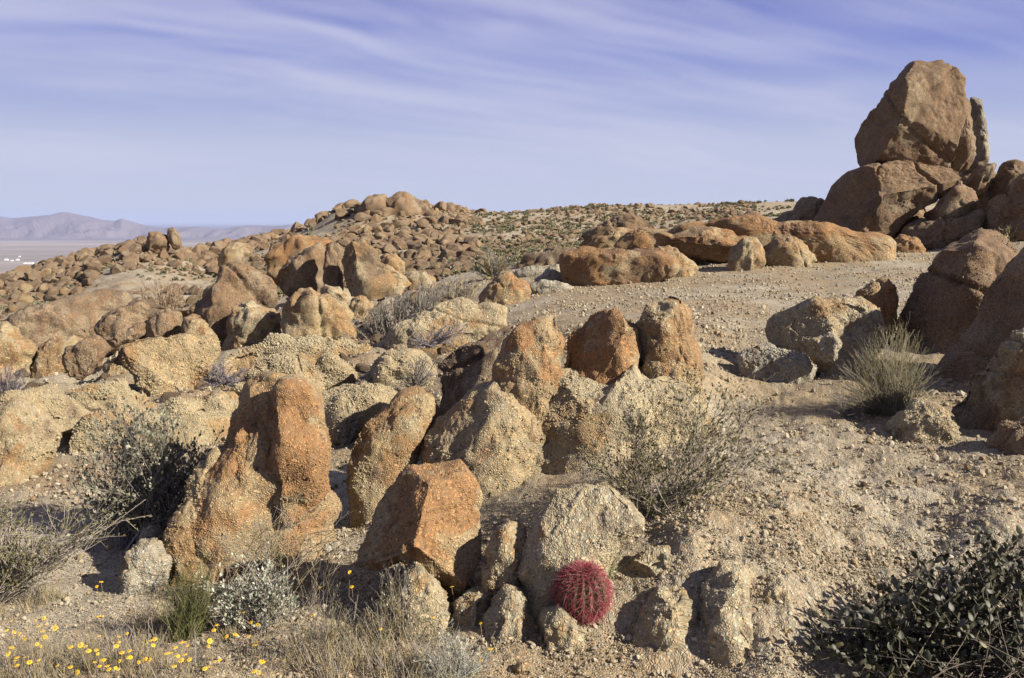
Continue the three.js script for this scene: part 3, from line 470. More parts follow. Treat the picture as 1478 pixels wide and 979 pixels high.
// ---- the front outcrop
boulder('outcrop_boulder', 'tall orange knob with a knobbly top in the middle of the front outcrop', [[690, 610], [706, 545], [716, 508], [735, 480], [766, 457], [800, 449], [816, 458], [819, 492], [814, 540], [806, 600], [770, 645], [715, 650]], { cracks: [], pal: 'orange', th: 1.0, d: 5.1, knob: 0.034, rough: 0.42, varnish: -0.08, top: 0.12 });
boulder('split_slab', 'shaded split slab leaning at the back of the front outcrop', [[630, 560], [632, 522], [660, 497], [715, 476], [745, 470], [748, 500], [720, 540], [680, 568], [648, 580]], { pal: 'brown', d: 6.5, th: 0.7, e: 0.62, soft: 1, varnish: 0.0, rough: 0.2, cuts: [[-0.6, 0.1, 0.8, 0.6]], cracks: [[-0.45, 0.9, 0.1, 0.25, 0.03, 0.06]] });
boulder('outcrop_boulder', 'big rounded tan boulder studded with coarse grains at the front of the outcrop', [[603, 672], [612, 636], [640, 596], [684, 560], [728, 540], [764, 541], [788, 562], [796, 605], [780, 655], [745, 695], [700, 712], [660, 700]], { cracks: [], pal: 'tan', th: 0.95, foot: [715, 700], knob: 0.034, rough: 0.46, varnish: -0.25, lumps: 0.04 });
boulder('outcrop_boulder', 'reddish orange knob between the two pointed knobs of the front outcrop', [[802, 600], [811, 524], [822, 484], [850, 456], [880, 443], [906, 444], [927, 468], [931, 506], [922, 560], [900, 622], [850, 642], [812, 634]], { pal: 'orange', th: 1.0, foot: [860, 640], cracks: [], knob: 0.032, rough: 0.36, varnish: 0.1, cuts: [[-0.6, 0.5, 0.6, 0.75]] });
boulder('outcrop_boulder', 'pointed tan knob at the right end of the front outcrop', [[906, 605], [912, 540], [920, 458], [948, 433], [966, 425], [986, 438], [998, 465], [1004, 500], [1018, 530], [1026, 580], [985, 614], [940, 618]], { pal: 'tan', th: 1.0, foot: [960, 616], cracks: [], knob: 0.032, rough: 0.42, varnish: -0.1, top: 0.08 });
boulder('outcrop_boulder', 'small orange knob in front of the pointed tan knob', [[926, 532], [932, 500], [948, 484], [966, 482], [976, 500], [970, 530], [952, 552], [934, 552]], { pal: 'orange', th: 1.0, d: 5.2, knob: 0.03, varnish: 0.02 });
boulder('crumbling_outcrop', 'crumbling pale base of the front outcrop studded with loose grains', [[700, 700], [722, 630], [770, 566], [812, 522], [850, 530], [900, 536], [926, 510], [960, 530], [1004, 528], [1038, 572], [1034, 614], [960, 648], [880, 671], [815, 695], [770, 710]], { pal: 'pale', d: 5.2, th: 0.7, cracks: [], foot: [850, 676], knob: 0.036, rough: 0.5, varnish: -0.35, lumps: 0.06 });
boulder('leaning_boulder', 'long tan boulder leaning in the shadow of the big rounded boulder', [[498, 660], [504, 640], [520, 614], [548, 588], [590, 560], [618, 555], [638, 574], [632, 610], [606, 648], [580, 684], [548, 722], [530, 745], [512, 738], [504, 700]], { cracks: [], pal: 'tan', th: 0.8, foot: [525, 744], knob: 0.028, rough: 0.28, varnish: -0.02, top: 0.08, lumps: 0.035 });
boulder('wedge_boulder', 'wedge shaped boulder with an orange face pointing down at the ground', [[510, 805], [524, 752], [556, 696], [600, 668], [640, 658], [674, 660], [692, 690], [703, 742], [698, 800], [670, 850], [652, 874], [630, 850], [585, 795], [560, 808], [530, 815]], { pal: 'orange', th: 0.9, e: 0.62, soft: 1, chips: 2, foot: [655, 872], bury: 0.02, knob: 0.026, rough: 0.3, varnish: -0.02, top: 0.1, line: 0.1, lumps: 0.03, cuts: [[-0.75, 0.35, 0.55, 0.45], [0.55, 0.15, 0.82, 0.55], [-0.35, -0.75, 0.5, 0.6], [0.1, 0.85, 0.5, 0.75]] });
boulder('tall_boulder', 'tall orange boulder tapering to a blunt top above dry stalks', [[229, 790], [238, 762], [290, 682], [330, 624], [356, 582], [364, 550], [390, 535], [420, 532], [442, 546], [470, 588], [486, 630], [488, 680], [500, 730], [496, 775], [430, 800], [370, 805], [330, 822], [285, 838], [248, 836]], { cracks: [], pal: 'orange', th: 0.75, e: 0.8, soft: 1, chips: 1, foot: [400, 805], knob: 0.03, rough: 0.36, varnish: -0.02, top: 0.26, line: 0.12, lumps: 0.05, cuts: [[-0.35, 0.42, 0.8, 0.8], [0.5, 0.2, 0.8, 0.84]] });
boulder('upright_boulder', 'vertical orange buttress on the face of the tall boulder', [[362, 720], [358, 660], [372, 610], [384, 560], [400, 540], [430, 545], [464, 592], [480, 632], [470, 680], [440, 720], [400, 740]], { cracks: [], pal: 'orange', th: 0.8, d: 4.52, knob: 0.028, rough: 0.34, varnish: 0.28, bury: 0.15, e: 0.66, cuts: [[-0.9, 0, 0.45, 0.72], [0.2, 0.2, 0.9, 0.8]] });
boulder('leaning_boulder', 'golden crumbling boulder leaning on the lower left of the tall orange boulder', [[230, 800], [241, 764], [290, 686], [326, 640], [350, 650], [364, 710], [372, 790], [330, 822], [285, 838], [248, 836]], { cracks: [], pal: 'tan', d: 4.42, th: 0.7, e: 0.75, bury: 0.25, soft: 1, chips: 2, knob: 0.03, rough: 0.46, varnish: -0.02, lumps: 0.05, cuts: [[-0.3, 0.4, 0.85, 0.75]] });
boulder('upright_boulder', 'small spur on the shoulder of the tall boulder', [[352, 590], [358, 562], [374, 546], [392, 540], [392, 570], [376, 596], [362, 602]], { pal: 'orange', th: 0.9, d: 4.75, varnish: 0.05 });
boulder('half_dome', 'pale half dome of coarse granite above the red cactus', [[744, 840], [756, 795], [766, 758], [798, 712], [841, 696], [886, 702], [925, 737], [934, 754], [896, 784], [864, 806], [824, 835], [786, 850]], { cracks: [], e: 0.85, pal: 'pale', th: 0.75, foot: [840, 850], knob: 0.022, rough: 0.32, varnish: -0.5, lumps: 0.025, chips: 1, cuts: [[0.05, 0.35, 0.9, 0.7]] });
boulder('small_boulder', 'small knobbly tan boulder against the left side of the half dome', [[694, 802], [708, 766], [732, 750], [757, 755], [766, 796], [746, 828], [710, 832]], { pal: 'tan', th: 1, d: 3.45, knob: 0.022, varnish: -0.2 });
boulder('pale_lump', 'lumpy pale rock left of the red cactus', [[688, 908], [703, 864], [735, 842], [768, 856], [780, 892], [762, 928], [712, 932]], { d: 3.3, pal: 'pale', th: 1.7, knob: 0.022, varnish: -0.3, rough: 0.45 });
boulder('pale_lump', 'low pale rock directly below the red cactus', [[772, 905], [784, 878], [808, 872], [840, 896], [856, 915], [835, 934], [792, 936]], { d: 3.14, pal: 'pale', th: 1.2, knob: 0.022, varnish: -0.4, rough: 0.42 });
boulder('pale_lump', 'pale lumps of rock behind the yellow flowered stalks', [[560, 850], [575, 816], [600, 806], [636, 830], [655, 872], [640, 905], [590, 905], [565, 885]], { pal: 'pale', th: 0.9, knob: 0.024, varnish: -0.2, rough: 0.42 });
boulder('pale_lump', 'pale rock in the gap below the wedge boulder', [[636, 908], [652, 868], [690, 845], [716, 855], [724, 892], [702, 922], [656, 924]], { d: 3.42, pal: 'pale', th: 1.7, knob: 0.024, varnish: -0.2, rough: 0.42 });
boulder('eroded_block', 'eroded pale block standing right of the red cactus', [[902, 938], [916, 888], [950, 852], [986, 842], [1010, 870], [1016, 925], [992, 960], [936, 960]], { d: 3.2, pal: 'pale', th: 1.7, knob: 0.024, rough: 0.45, varnish: -0.4, lumps: 0.07, cuts: [[-0.6, 0.2, 0.7, 0.8]] });
boulder('eroded_block', 'eroded pale ridge of rock ending in a scooped hollow', [[985, 922], [994, 872], [1010, 832], [1034, 806], [1066, 816], [1090, 850], [1116, 890], [1134, 936], [1084, 958], [1018, 962]], { d: 3.18, pal: 'pale', th: 1.4, knob: 0.024, rough: 0.42, varnish: -0.3, lumps: 0.08, cuts: [[0.6, 0.1, 0.8, 0.7]] });
boulder('eroded_block', 'low pale shoulder of rock right of the scooped hollow', [[1066, 900], [1078, 848], [1110, 826], [1150, 850], [1168, 905], [1140, 945], [1095, 945]], { d: 3.22, pal: 'pale', th: 1.3, knob: 0.024, rough: 0.42, varnish: -0.3, lumps: 0.09 });
boulder('eroded_block', 'crumbled bank of pale rock between half dome and scooped hollow', [[890, 850], [905, 806], [950, 786], [1000, 790], [1030, 815], [1015, 860], [960, 880], [910, 880]], { d: 3.42, pal: 'pale', th: 0.9, knob: 0.026, rough: 0.5, varnish: -0.4, lumps: 0.08 });
boulder('round_stone', 'smooth whitish stone in the shade at the outcrop foot', [[711, 700], [714, 690], [724, 684], [738, 684], [746, 693], [742, 704], [726, 708], [714, 706]], { pal: 'grey', th: 1, varnish: -0.6, crumble: 0, rough: 0.05, lumps: 0.02, bury: 0.05, cat: 'stone' });
boulder('round_stone', 'flat orange tan stone lying on the gravel below the cactus', [[738, 966], [746, 956], [762, 954], [772, 962], [766, 972], [748, 975]], { pal: 'orange', th: 1, varnish: -0.2, crumble: 0, rough: 0.06, lumps: 0.04, bury: 0.05, cat: 'stone' });
boulder('flat_stone', 'flat grey stone lying between the tall and wedge boulders', [[458, 794], [468, 784], [488, 782], [494, 790], [484, 798], [464, 801]], { pal: 'grey', th: 1, varnish: -0.3, bury: 0.05, cat: 'stone' });
boulder('shaded_boulder', 'smooth grey boulder in the shade left of the tall boulder', [[166, 830], [180, 796], [206, 776], [240, 780], [252, 815], [232, 846], [190, 852]], { pal: 'grey', th: 0.8, varnish: -0.1 });
boulder('shaded_boulder', 'small round grey stone on top of the shaded grey boulder', [[200, 778], [204, 764], [220, 757], [234, 762], [236, 776], [222, 784]], { pal: 'grey', th: 1, d: 4.75, varnish: -0.2 });

// ---- right hand side
boulder('crumbling_boulder', 'pale crumbling boulder with an orange knob on the gravel slope', [[1102, 466], [1122, 446], [1165, 434], [1204, 428], [1240, 425], [1262, 440], [1278, 470], [1270, 505], [1238, 528], [1196, 530], [1150, 508], [1110, 486]], { d: 7.4, pal: 'pale', th: 0.85, knob: 0.045, rough: 0.42, varnish: -0.15, lumps: 0.06, foot: [1210, 524] });
boulder('crumbling_boulder', 'orange varnished knob on top of the crumbling boulder', [[1222, 450], [1232, 418], [1255, 404], [1280, 400], [1296, 410], [1297, 440], [1284, 485], [1262, 500], [1236, 480]], { pal: 'orange', th: 0.9, d: 8.5, knob: 0.04, varnish: 0.1, rough: 0.3 });
boulder('pale_mound', 'low pale grey mound below the crumbling boulder', [[1062, 520], [1084, 502], [1115, 495], [1150, 503], [1180, 527], [1172, 546], [1130, 550], [1085, 538]], { pal: 'grey', th: 0.7, varnish: -0.4, knob: 0.035 });
boulder('small_boulder', 'small cracked stone at the foot of the crumbling boulder', [[1180, 500], [1188, 484], [1204, 480], [1216, 492], [1210, 508], [1192, 510]], { pal: 'grey', d: 6.8, varnish: -0.2 });
boulder('right_wall_boulder', 'big dark boulder with a sunlit crest behind the grassy shrub', [[1258, 560], [1272, 490], [1298, 430], [1322, 392], [1356, 352], [1392, 328], [1424, 327], [1448, 340], [1480, 390], [1470, 470], [1420, 570], [1330, 600]], { pal: 'brown', th: 0.75, e: 0.62, soft: 1, chips: 1, d: 8.3, bury: 0.25, knob: 0.04, rough: 0.34, varnish: 0.0, lumps: 0.04, cuts: [[-0.72, 0.15, 0.7, 0.62], [0.3, 0.85, 0.3, 0.85]] });
boulder('right_wall_boulder', 'huge smooth brown boulder rising out of frame at the right', [[1322, 580], [1350, 524], [1394, 452], [1436, 386], [1474, 338], [1510, 312], [1570, 350], [1640, 450], [1660, 600], [1560, 660], [1440, 645], [1360, 615]], { pal: 'brown', th: 0.6, e: 0.62, soft: 2, chips: 1, d: 6.6, bury: 0.25, knob: 0.035, rough: 0.2, varnish: 0.05, lumps: 0.035, cuts: [[-0.72, 0.18, 0.7, 0.6]] });
boulder('right_wall_boulder', 'crumbling sunlit rib in front of the huge brown boulder', [[1366, 616], [1388, 558], [1422, 514], [1474, 480], [1530, 470], [1580, 510], [1600, 600], [1520, 650], [1430, 645]], { pal: 'tan', th: 0.6, d: 5.3, knob: 0.035, rough: 0.46, varnish: -0.1, lumps: 0.07, cuts: [[-0.6, 0.1, 0.8, 0.55]] });
boulder('pale_mound', 'small crumbling pale mound in front of the grassy shrub', [[1276, 622], [1292, 588], [1318, 573], [1350, 580], [1382, 606], [1388, 630], [1340, 644], [1296, 640]], { pal: 'pale', th: 0.9, knob: 0.028, rough: 0.46, varnish: -0.3 });
boulder('right_wall_boulder', 'shadowed low boulder at the right edge in front of the huge brown boulder', [[1420, 650], [1432, 612], [1470, 592], [1530, 590], [1570, 640], [1540, 700], [1470, 690]], { pal: 'brown', th: 0.8, d: 4.75, knob: 0.03, varnish: -0.1 });

// ---- crest of the boulder hill
boulder('summit_boulder', 'largest rounded boulder crowning the rubble hill', [[546, 318], [548, 292], [560, 279], [580, 277], [600, 285], [611, 300], [606, 318], [580, 326]], { d: 88, pal: 'brown', varnish: 0.02, group: 'boulders on the crest of the rubble hill' });
boulder('summit_boulder', 'rounded boulder left of the one crowning the rubble hill', [[515, 304], [524, 289], [540, 280], [556, 281], [560, 298], [548, 312], [525, 312]], { d: 87, pal: 'brown', varnish: 0.02, group: 'boulders on the crest of the rubble hill' });
boulder('summit_boulder', 'pointed boulder standing highest on the low left ridge', [[240, 340], [243, 331], [252, 328], [258, 336], [262, 346], [250, 350]], { d: 62, pal: 'brown', group: 'boulders on the low left ridge' });
boulder('summit_boulder', 'blocky boulder left of the highest one on the low left ridge', [[210, 350], [214, 336], [228, 334], [240, 340], [246, 350], [228, 356]], { d: 62, pal: 'brown', group: 'boulders on the low left ridge' });
boulder('summit_boulder', 'tall brown boulder standing on the slope of the low left ridge', [[126, 400], [129, 378], [138, 374], [147, 382], [147, 402], [138, 408]], { d: 58, pal: 'brown', group: 'boulders on the low left ridge' });
boulder('summit_boulder', 'broad low tan boulder on the ridge between the two hills', [[312, 376], [318, 358], [338, 349], [352, 352], [362, 366], [345, 378]], { d: 62, pal: 'tan', group: 'boulders between the two hills' });

// ---- rubble on the hills: about 300 stones one by one, the finer rubble as one mass
{
  const R = rng(77), kinds = [];
  for (let k = 0; k < 9; k++) {
    const g = new THREE.IcosahedronGeometry(1, 3); g.deleteAttribute('uv');
    const p = g.attributes.position, cuts = []; for (let i = 0; i < 13; i++) { const v = new THREE.Vector3(R() - 0.5, R() - 0.5, R() - 0.5).normalize(); cuts.push([v, 0.5 + 0.36 * R()]); }
    const q = [0.75 + 0.5 * R(), 0.65 + 0.35 * R(), 0.75 + 0.5 * R()], v = new THREE.Vector3(), col = new Float32Array(p.count * 3), uv = new Float32Array(p.count * 2);
    for (let i = 0; i < p.count; i++) {
      v.fromBufferAttribute(p, i);
      for (const [n, t] of cuts) { const e = v.dot(n) - t; if (e > 0) v.addScaledVector(n, -0.97 * e); }
      v.multiplyScalar(1 + 0.09 * fbm(v.x * 2.2 + k * 9, v.y * 2.2, v.z * 2.2, 4)); v.x *= q[0]; v.y *= q[1]; v.z *= q[2];
      p.setXYZ(i, v.x, v.y, v.z); uv[i * 2] = v.x + v.z * 0.6; uv[i * 2 + 1] = v.y + v.z * 0.5;
      const c = stone(['brown', 'tan', 'brown', 'brown', 'brown'][k % 5], v.x, v.y, v.z, 0.9, k % 3 * 0.08 - 0.02, k * 7); col.set(c, i * 3);
    }
    g.setAttribute('color', new THREE.BufferAttribute(col, 3)); g.setAttribute('uv', new THREE.BufferAttribute(uv, 2)); g.computeVertexNormals(); kinds.push(g);
  }
  const spots = [];
  for (let n = 0; n < 60000; n++) {
    const px = -60 + R() * 1150, az = Math.atan((px - CX) / F), r = Math.exp(lerp(Math.log(9), Math.log(150), R())), x = r * Math.sin(az), z = -r * Math.cos(az);
    // dense on the two hills, thinning to scrub on the right; none on the gravel saddle in front
    const dens = px < 700 ? 1 : px < 800 ? 0.6 : 0.4, start = px < 160 ? 21 : px < 300 ? 24 : px < 420 ? 30 : px < 680 ? 27 : 34;
    if (R() > dens || (r < start && (px > 640 || R() > 0.10))) continue;
    const clump = fbm(x * 0.09, 3, z * 0.09, 3);
    if (clump < -0.34 + 0.5 * R()) continue;
    const s = clamp(0.0012 * r * Math.pow(1 - R(), -0.68), 0.03, Math.min(1.25, r * (px < 700 ? 0.0095 : 0.0042)));
    spots.push([x, z, s, s / r]);
  }
  spots.sort((a, b) => b[3] - a[3]);
  const Q = new THREE.Quaternion(), E = new THREE.Euler();
  const where = (x, z) => { const px = CX + F * x / -z; return z > -20 ? 'lying loose between the outcrops of the near left slope' : px < 320 ? 'among the rubble of the low left ridge' : px < 700 ? 'among the rubble below the crowned hilltop' : 'on the scrubby slope behind the saddle'; };
  const place = (o, [x, z, s]) => { o.position.set(x, ground(x, z) + s * 0.25, z); E.set((R() - 0.5) * 0.9, R() * 6.28, (R() - 0.5) * 0.9); o.quaternion.setFromEuler(E); o.scale.set(s, s * (0.8 + 0.4 * R()), s); };
  spots.slice(0, 290).forEach((s, n) => {
    const k = Math.floor(R() * 9), l = `${n < 60 ? 'large' : n < 160 ? 'middling' : 'small'} ${['brown', 'tan', 'brown', 'brown', 'brown'][k % 5]} boulder ${where(s[0], s[1])}`;
    const o = put(new THREE.Mesh(kinds[k], M.rubble), 'hillside_boulder'); place(o, s); tag(o, l, 'boulder', l.replace('boulder', 'boulders'));
  });
  const rest = spots.slice(290), heap = new THREE.Group(); heap.name = 'hillside_rubble'; tag(heap, 'fine brown rubble scattered over the far hillsides', 'rubble', null, 'stuff'); scene.add(heap);
  const tmp = new THREE.Object3D();
  for (let k = 0; k < 5; k++) {
    const mine = rest.filter((_, i) => i % 5 === k), im = new THREE.InstancedMesh(kinds[k], M.rubble, mine.length);
    mine.forEach((s, i) => { place(tmp, s); tmp.updateMatrix(); im.setMatrixAt(i, tmp.matrix); });
    part(im, 'rubble', heap); im.userData.kind = 'stuff';
  }
}
// ================================================================ loose gravel, on the ground and standing out of the near boulders
function pebble(seed) {
  const R = rng(seed), g = new THREE.IcosahedronGeometry(1, 0), p = g.attributes.position, j = {};
  for (let i = 0; i < p.count; i++) { const k = [p.getX(i), p.getY(i), p.getZ(i)].map(v => v.toFixed(3)).join(); j[k] ??= 0.72 + 0.5 * R(); p.setXYZ(i, p.getX(i) * j[k] * 1.15, p.getY(i) * j[k] * 0.8, p.getZ(i) * j[k]); }
  g.deleteAttribute('uv'); g.computeVertexNormals(); return g;
}
const pebbles = [1, 2, 3, 4].map(pebble), pebbleMat = new THREE.MeshStandardMaterial({ name: 'pebble', roughness: 0.9 });
const PEB = [[0.275, 0.235, 0.165], [0.25, 0.207, 0.135], [0.215, 0.158, 0.085], [0.30, 0.265, 0.195], [0.185, 0.122, 0.064], [0.19, 0.17, 0.135]];
function scatter(list, parent, name, R) {                             // list of [x, y, z, size, colour]
  const tmp = new THREE.Object3D(), col = new THREE.Color();
  for (let k = 0; k < 4; k++) {
    const mine = list.filter((_, i) => i % 4 === k); if (!mine.length) continue;
    const im = new THREE.InstancedMesh(pebbles[k], pebbleMat, mine.length);
    mine.forEach(([x, y, z, s, c], i) => { tmp.position.set(x, y, z); tmp.rotation.set(R() * 6, R() * 6, R() * 6); tmp.scale.set(s, s * (0.7 + 0.5 * R()), s); tmp.updateMatrix(); im.setMatrixAt(i, tmp.matrix); im.setColorAt(i, col.setRGB(...c)); });
    part(im, name, parent); im.userData.kind = 'stuff';
  }
}
{
  const R = rng(4242), list = [];
  for (let n = 0; n < 260000; n++) {
    const az = (R() * 2 - 1) * 0.585, r = 1 / lerp(1 / 2.45, 1 / 24, R()), x = r * Math.sin(az), z = -r * Math.cos(az);
    const patch = fbm(x * 1.3, 6, z * 1.3, 3); if (R() > 0.55 + 1.1 * patch) continue;
    const s = clamp(r / F * 0.56 * Math.pow(1 - R() * 0.992, -0.48), 0.0025, 0.03), c = PEB[Math.floor(R() * R() * 6)], k = 0.8 + 0.4 * R();
    list.push([x, ground(x, z) + 0.006 + 0.25 * s, z, s, c.map(v => v * k)]);
  }
  const g = new THREE.Group(); g.name = 'gravel'; tag(g, 'loose angular granite gravel strewn over the ground', 'gravel', null, 'stuff'); scene.add(g);
  scatter(list, g, 'gravel_grain', R);
}
for (const b of boulders) {
  if (b.d > 11 || b.size < 0.12) continue;
  const list = [], want = Math.min(9000, Math.round((b.size / b.m) ** 2 * (b.grains ?? 0.09))), q = new THREE.Vector3();
  for (let n = 0, tries = 0; n < want && tries < want * 6; tries++) {
    const k = Math.floor(b.R() * b.nv) * 3; q.set(b.pos[k], b.pos[k + 1], b.pos[k + 2]);
    if (fbm(q.x * 3.5 / b.size + 3, q.y * 3.5 / b.size, q.z * 3.5 / b.size, 2) < -0.25 + 0.3 * b.R()) continue;
    const s = b.m * 0.72 * Math.pow(1 - b.R() * 0.97, -0.33), e = 0.15 * s, f = (0.8 + 0.4 * b.R()) / VC;
    list.push([q.x + b.nor[k] * e, q.y + b.nor[k + 1] * e, q.z + b.nor[k + 2] * e, s, [b.col[k] * f * 1.02 + 0.015, b.col[k + 1] * f * 1.02 + 0.013, b.col[k + 2] * f + 0.01]]); n++;
  }
  scatter(list, b.mesh, 'standing_grain', b.R);
}

// ================================================================ plants
const V = (x, y, z) => new THREE.Vector3(x, y, z);
class Growth {
  constructor() { this.p = []; this.c = []; this.i = []; }
  tube(pts, r0, r1, col, sides = 3) {
    const st = this.p.length / 3, n = pts.length, t = V(), a = V(), b = V();
    for (let k = 0; k < n; k++) {
      t.subVectors(pts[Math.min(k + 1, n - 1)], pts[Math.max(k - 1, 0)]).normalize();
      a.set(0.31, 0.2, 0.93).cross(t).normalize(); b.crossVectors(t, a);
      const r = lerp(r0, r1, k / (n - 1));
      for (let s = 0; s < sides; s++) { const w = s / sides * 6.2832, cs = Math.cos(w) * r, sn = Math.sin(w) * r; this.p.push(pts[k].x + a.x * cs + b.x * sn, pts[k].y + a.y * cs + b.y * sn, pts[k].z + a.z * cs + b.z * sn); this.c.push(col[0], col[1], col[2]); }
    }
    for (let k = 0; k < n - 1; k++) for (let s = 0; s < sides; s++) { const A = st + k * sides + s, B = st + k * sides + (s + 1) % sides; this.i.push(A, B, A + sides, B, B + sides, A + sides); }
  }
  leaf(p, dir, len, wid, col, R) {
    const st = this.p.length / 3, s = V(R() - 0.5, R() - 0.5, R() - 0.5).cross(dir).normalize(), u = V().crossVectors(s, dir);
    const q = (f, w, h) => { const v = p.clone().addScaledVector(dir, f * len).addScaledVector(s, w * wid).addScaledVector(u, h * wid); this.p.push(v.x, v.y, v.z); this.c.push(col[0], col[1], col[2]); };
    q(0, 0, 0); q(0.5, 0.5, 0.18); q(0.5, -0.5, 0.18); q(1, 0, 0.05); this.i.push(st, st + 1, st + 2, st + 1, st + 3, st + 2);
  }
  mesh(mat, origin) { const p = new Float32Array(this.p); for (let k = 0; k < p.length; k += 3) { p[k] -= origin.x; p[k + 1] -= origin.y; p[k + 2] -= origin.z; } return new THREE.Mesh(geometry(p, this.i, this.c), mat); }
}
const inside = (poly, x, y) => { let c = false; for (let i = 0, j = poly.length - 1; i < poly.length; j = i++) { const [ax, ay] = poly[i], [bx, by] = poly[j]; if ((ay > y) !== (by > y) && x < (bx - ax) * (y - ay) / (by - ay) + ax) c = !c; } return c; };
function curve(a, b, lift, R, n = 6, wob = 0.12) {
  const L = a.distanceTo(b), m = a.clone().lerp(b, 0.45).add(V((R() - 0.5) * wob * L, lift * L, (R() - 0.5) * wob * L)), out = [];
  for (let k = 0; k <= n; k++) { const t = k / n, u = 1 - t; out.push(V(u * u * a.x + 2 * u * t * m.x + t * t * b.x, u * u * a.y + 2 * u * t * m.y + t * t * b.y, u * u * a.z + 2 * u * t * m.z + t * t * b.z)); }
  return out;
}
const vary = (c, R, k = 0.6) => { const f = 1 - k / 2 + k * R(); return [c[0] * f, c[1] * f, c[2] * f]; };
function plantAt(px, py, d) { const D = d ?? hit(px, py), p = at(px, py, D); if (!d) p.y = ground(p.x, p.z); return [p, D]; }
function bush(name, label, o) {
  const R = rng(o.seed ?? hash3(o.base[0] | 0, o.base[1] | 0, 99)), [root, d] = plantAt(...o.base, o.d), px = d / F;
  const g = put(new THREE.Group(), name); g.position.copy(root); tag(g, label, o.cat ?? 'shrub', o.group);
  const wood = new Growth(), green = new Growth();
  const xs = o.poly.map(p => p[0]), ys = o.poly.map(p => p[1]), X0 = Math.min(...xs), X1 = Math.max(...xs), Y0 = Math.min(...ys), Y1 = Math.max(...ys), wide = (X1 - X0) * px;
  const tips = [];
  for (let guard = 0; tips.length < o.stems && guard < o.stems * 60; guard++) {
    const x = lerp(X0, X1, R()), y = lerp(Y0, Y1, R()); if (!inside(o.poly, x, y)) continue;
    const p = at(x, y, d + (R() + R() - 1) * (o.deep ?? 0.35) * wide); const gy = ground(p.x, p.z) + 0.01; if (p.y < gy) p.y = gy + 0.04 * R(); tips.push(p);
  }
  const rb = o.r ?? 0.9 * px, rootW = o.rootW ?? 0.12;
  const leafOn = (p, dir) => { const v = dir.clone().add(V(R() - 0.5, R() * 0.7 - 0.1, R() - 0.5).multiplyScalar(o.splay ?? 1.6)).normalize(), L = o.leaf[0] * (0.6 + 0.8 * R()); green.leaf(p, v, L, o.leaf[1] * L, vary(o.leafCol[Math.floor(R() * o.leafCol.length)], R, 0.5), R); };
  for (const tip of tips) {
    const a = V(root.x + (R() - 0.5) * rootW * wide, 0, root.z + (R() - 0.5) * rootW * wide); a.y = (o.d ? root.y : ground(a.x, a.z)) - 0.01;
    if (o.upright) { a.x = lerp(a.x, tip.x, o.upright); a.z = lerp(a.z, tip.z, o.upright); a.y = o.d ? root.y : ground(a.x, a.z) - 0.01; }
    const main = curve(a, tip, o.lift ?? 0.1, R, 6, o.wob ?? 0.25), L = a.distanceTo(tip), wc = o.wood[Math.floor(R() * o.wood.length)];
    wood.tube(main, rb * (0.8 + 0.5 * R()), rb * 0.35, vary(wc, R));
    for (let k = 0; k < (o.twigs ?? 5); k++) {
      const f = lerp(0.3, 1, R()), at0 = Math.min(5, Math.floor(f * 6)), s = main[at0].clone().lerp(main[at0 + 1], f * 6 - at0), dir = V().subVectors(main[at0 + 1], main[at0]).normalize();
      const v = dir.clone().add(V(R() - 0.5, R() - 0.35, R() - 0.5).multiplyScalar(o.fork ?? 1.7)).normalize(), e = s.clone().addScaledVector(v, L * lerp(0.12, 0.34, R()) * (o.twigL ?? 1));
      const tw = curve(s, e, 0.05, R, 3, 0.3); wood.tube(tw, rb * 0.5, rb * 0.25, vary(wc, R));
      for (let q = 0; q < (o.sub ?? 2); q++) { const b = tw[1 + (q & 1)], e2 = b.clone().addScaledVector(v.clone().add(V(R() - 0.5, R() - 0.4, R() - 0.5).multiplyScalar(1.8)).normalize(), L * 0.14 * (0.4 + R()) * (o.twigL ?? 1)); wood.tube([b, e2], rb * 0.3, rb * 0.18, vary(wc, R)); if (o.leaf) for (let w = 0; w < (o.leaves ?? 2); w++) leafOn(b.clone().lerp(e2, R()), v); }
      if (o.leaf) for (let w = 0; w < (o.leaves ?? 2); w++) leafOn(tw[1].clone().lerp(tw[3], R()), v);
    }
  }
  part(wood.mesh(M.plant, root), o.woodName ?? 'stems', g);
  if (green.i.length) part(green.mesh(M.leaf, root), 'foliage', g);
  return { g, root, d, R, tips };
}
const GREY = [[0.216, 0.191, 0.162], [0.173, 0.151, 0.133], [0.259, 0.234, 0.202]], LILAC = [[0.216, 0.187, 0.194], [0.266, 0.238, 0.241], [0.166, 0.144, 0.148]], STRAW = [[0.36, 0.29, 0.165], [0.27, 0.21, 0.115], [0.165, 0.155, 0.066]], BLEACHED = [[0.36, 0.317, 0.259], [0.288, 0.245, 0.202]];
const SAGE = [[0.15, 0.148, 0.095], [0.105, 0.108, 0.065], [0.20, 0.195, 0.135]], OLIVE = [[0.105, 0.10, 0.032], [0.145, 0.128, 0.045], [0.075, 0.078, 0.026]], SILVER = [[0.27, 0.28, 0.215], [0.20, 0.215, 0.155], [0.33, 0.335, 0.27]];

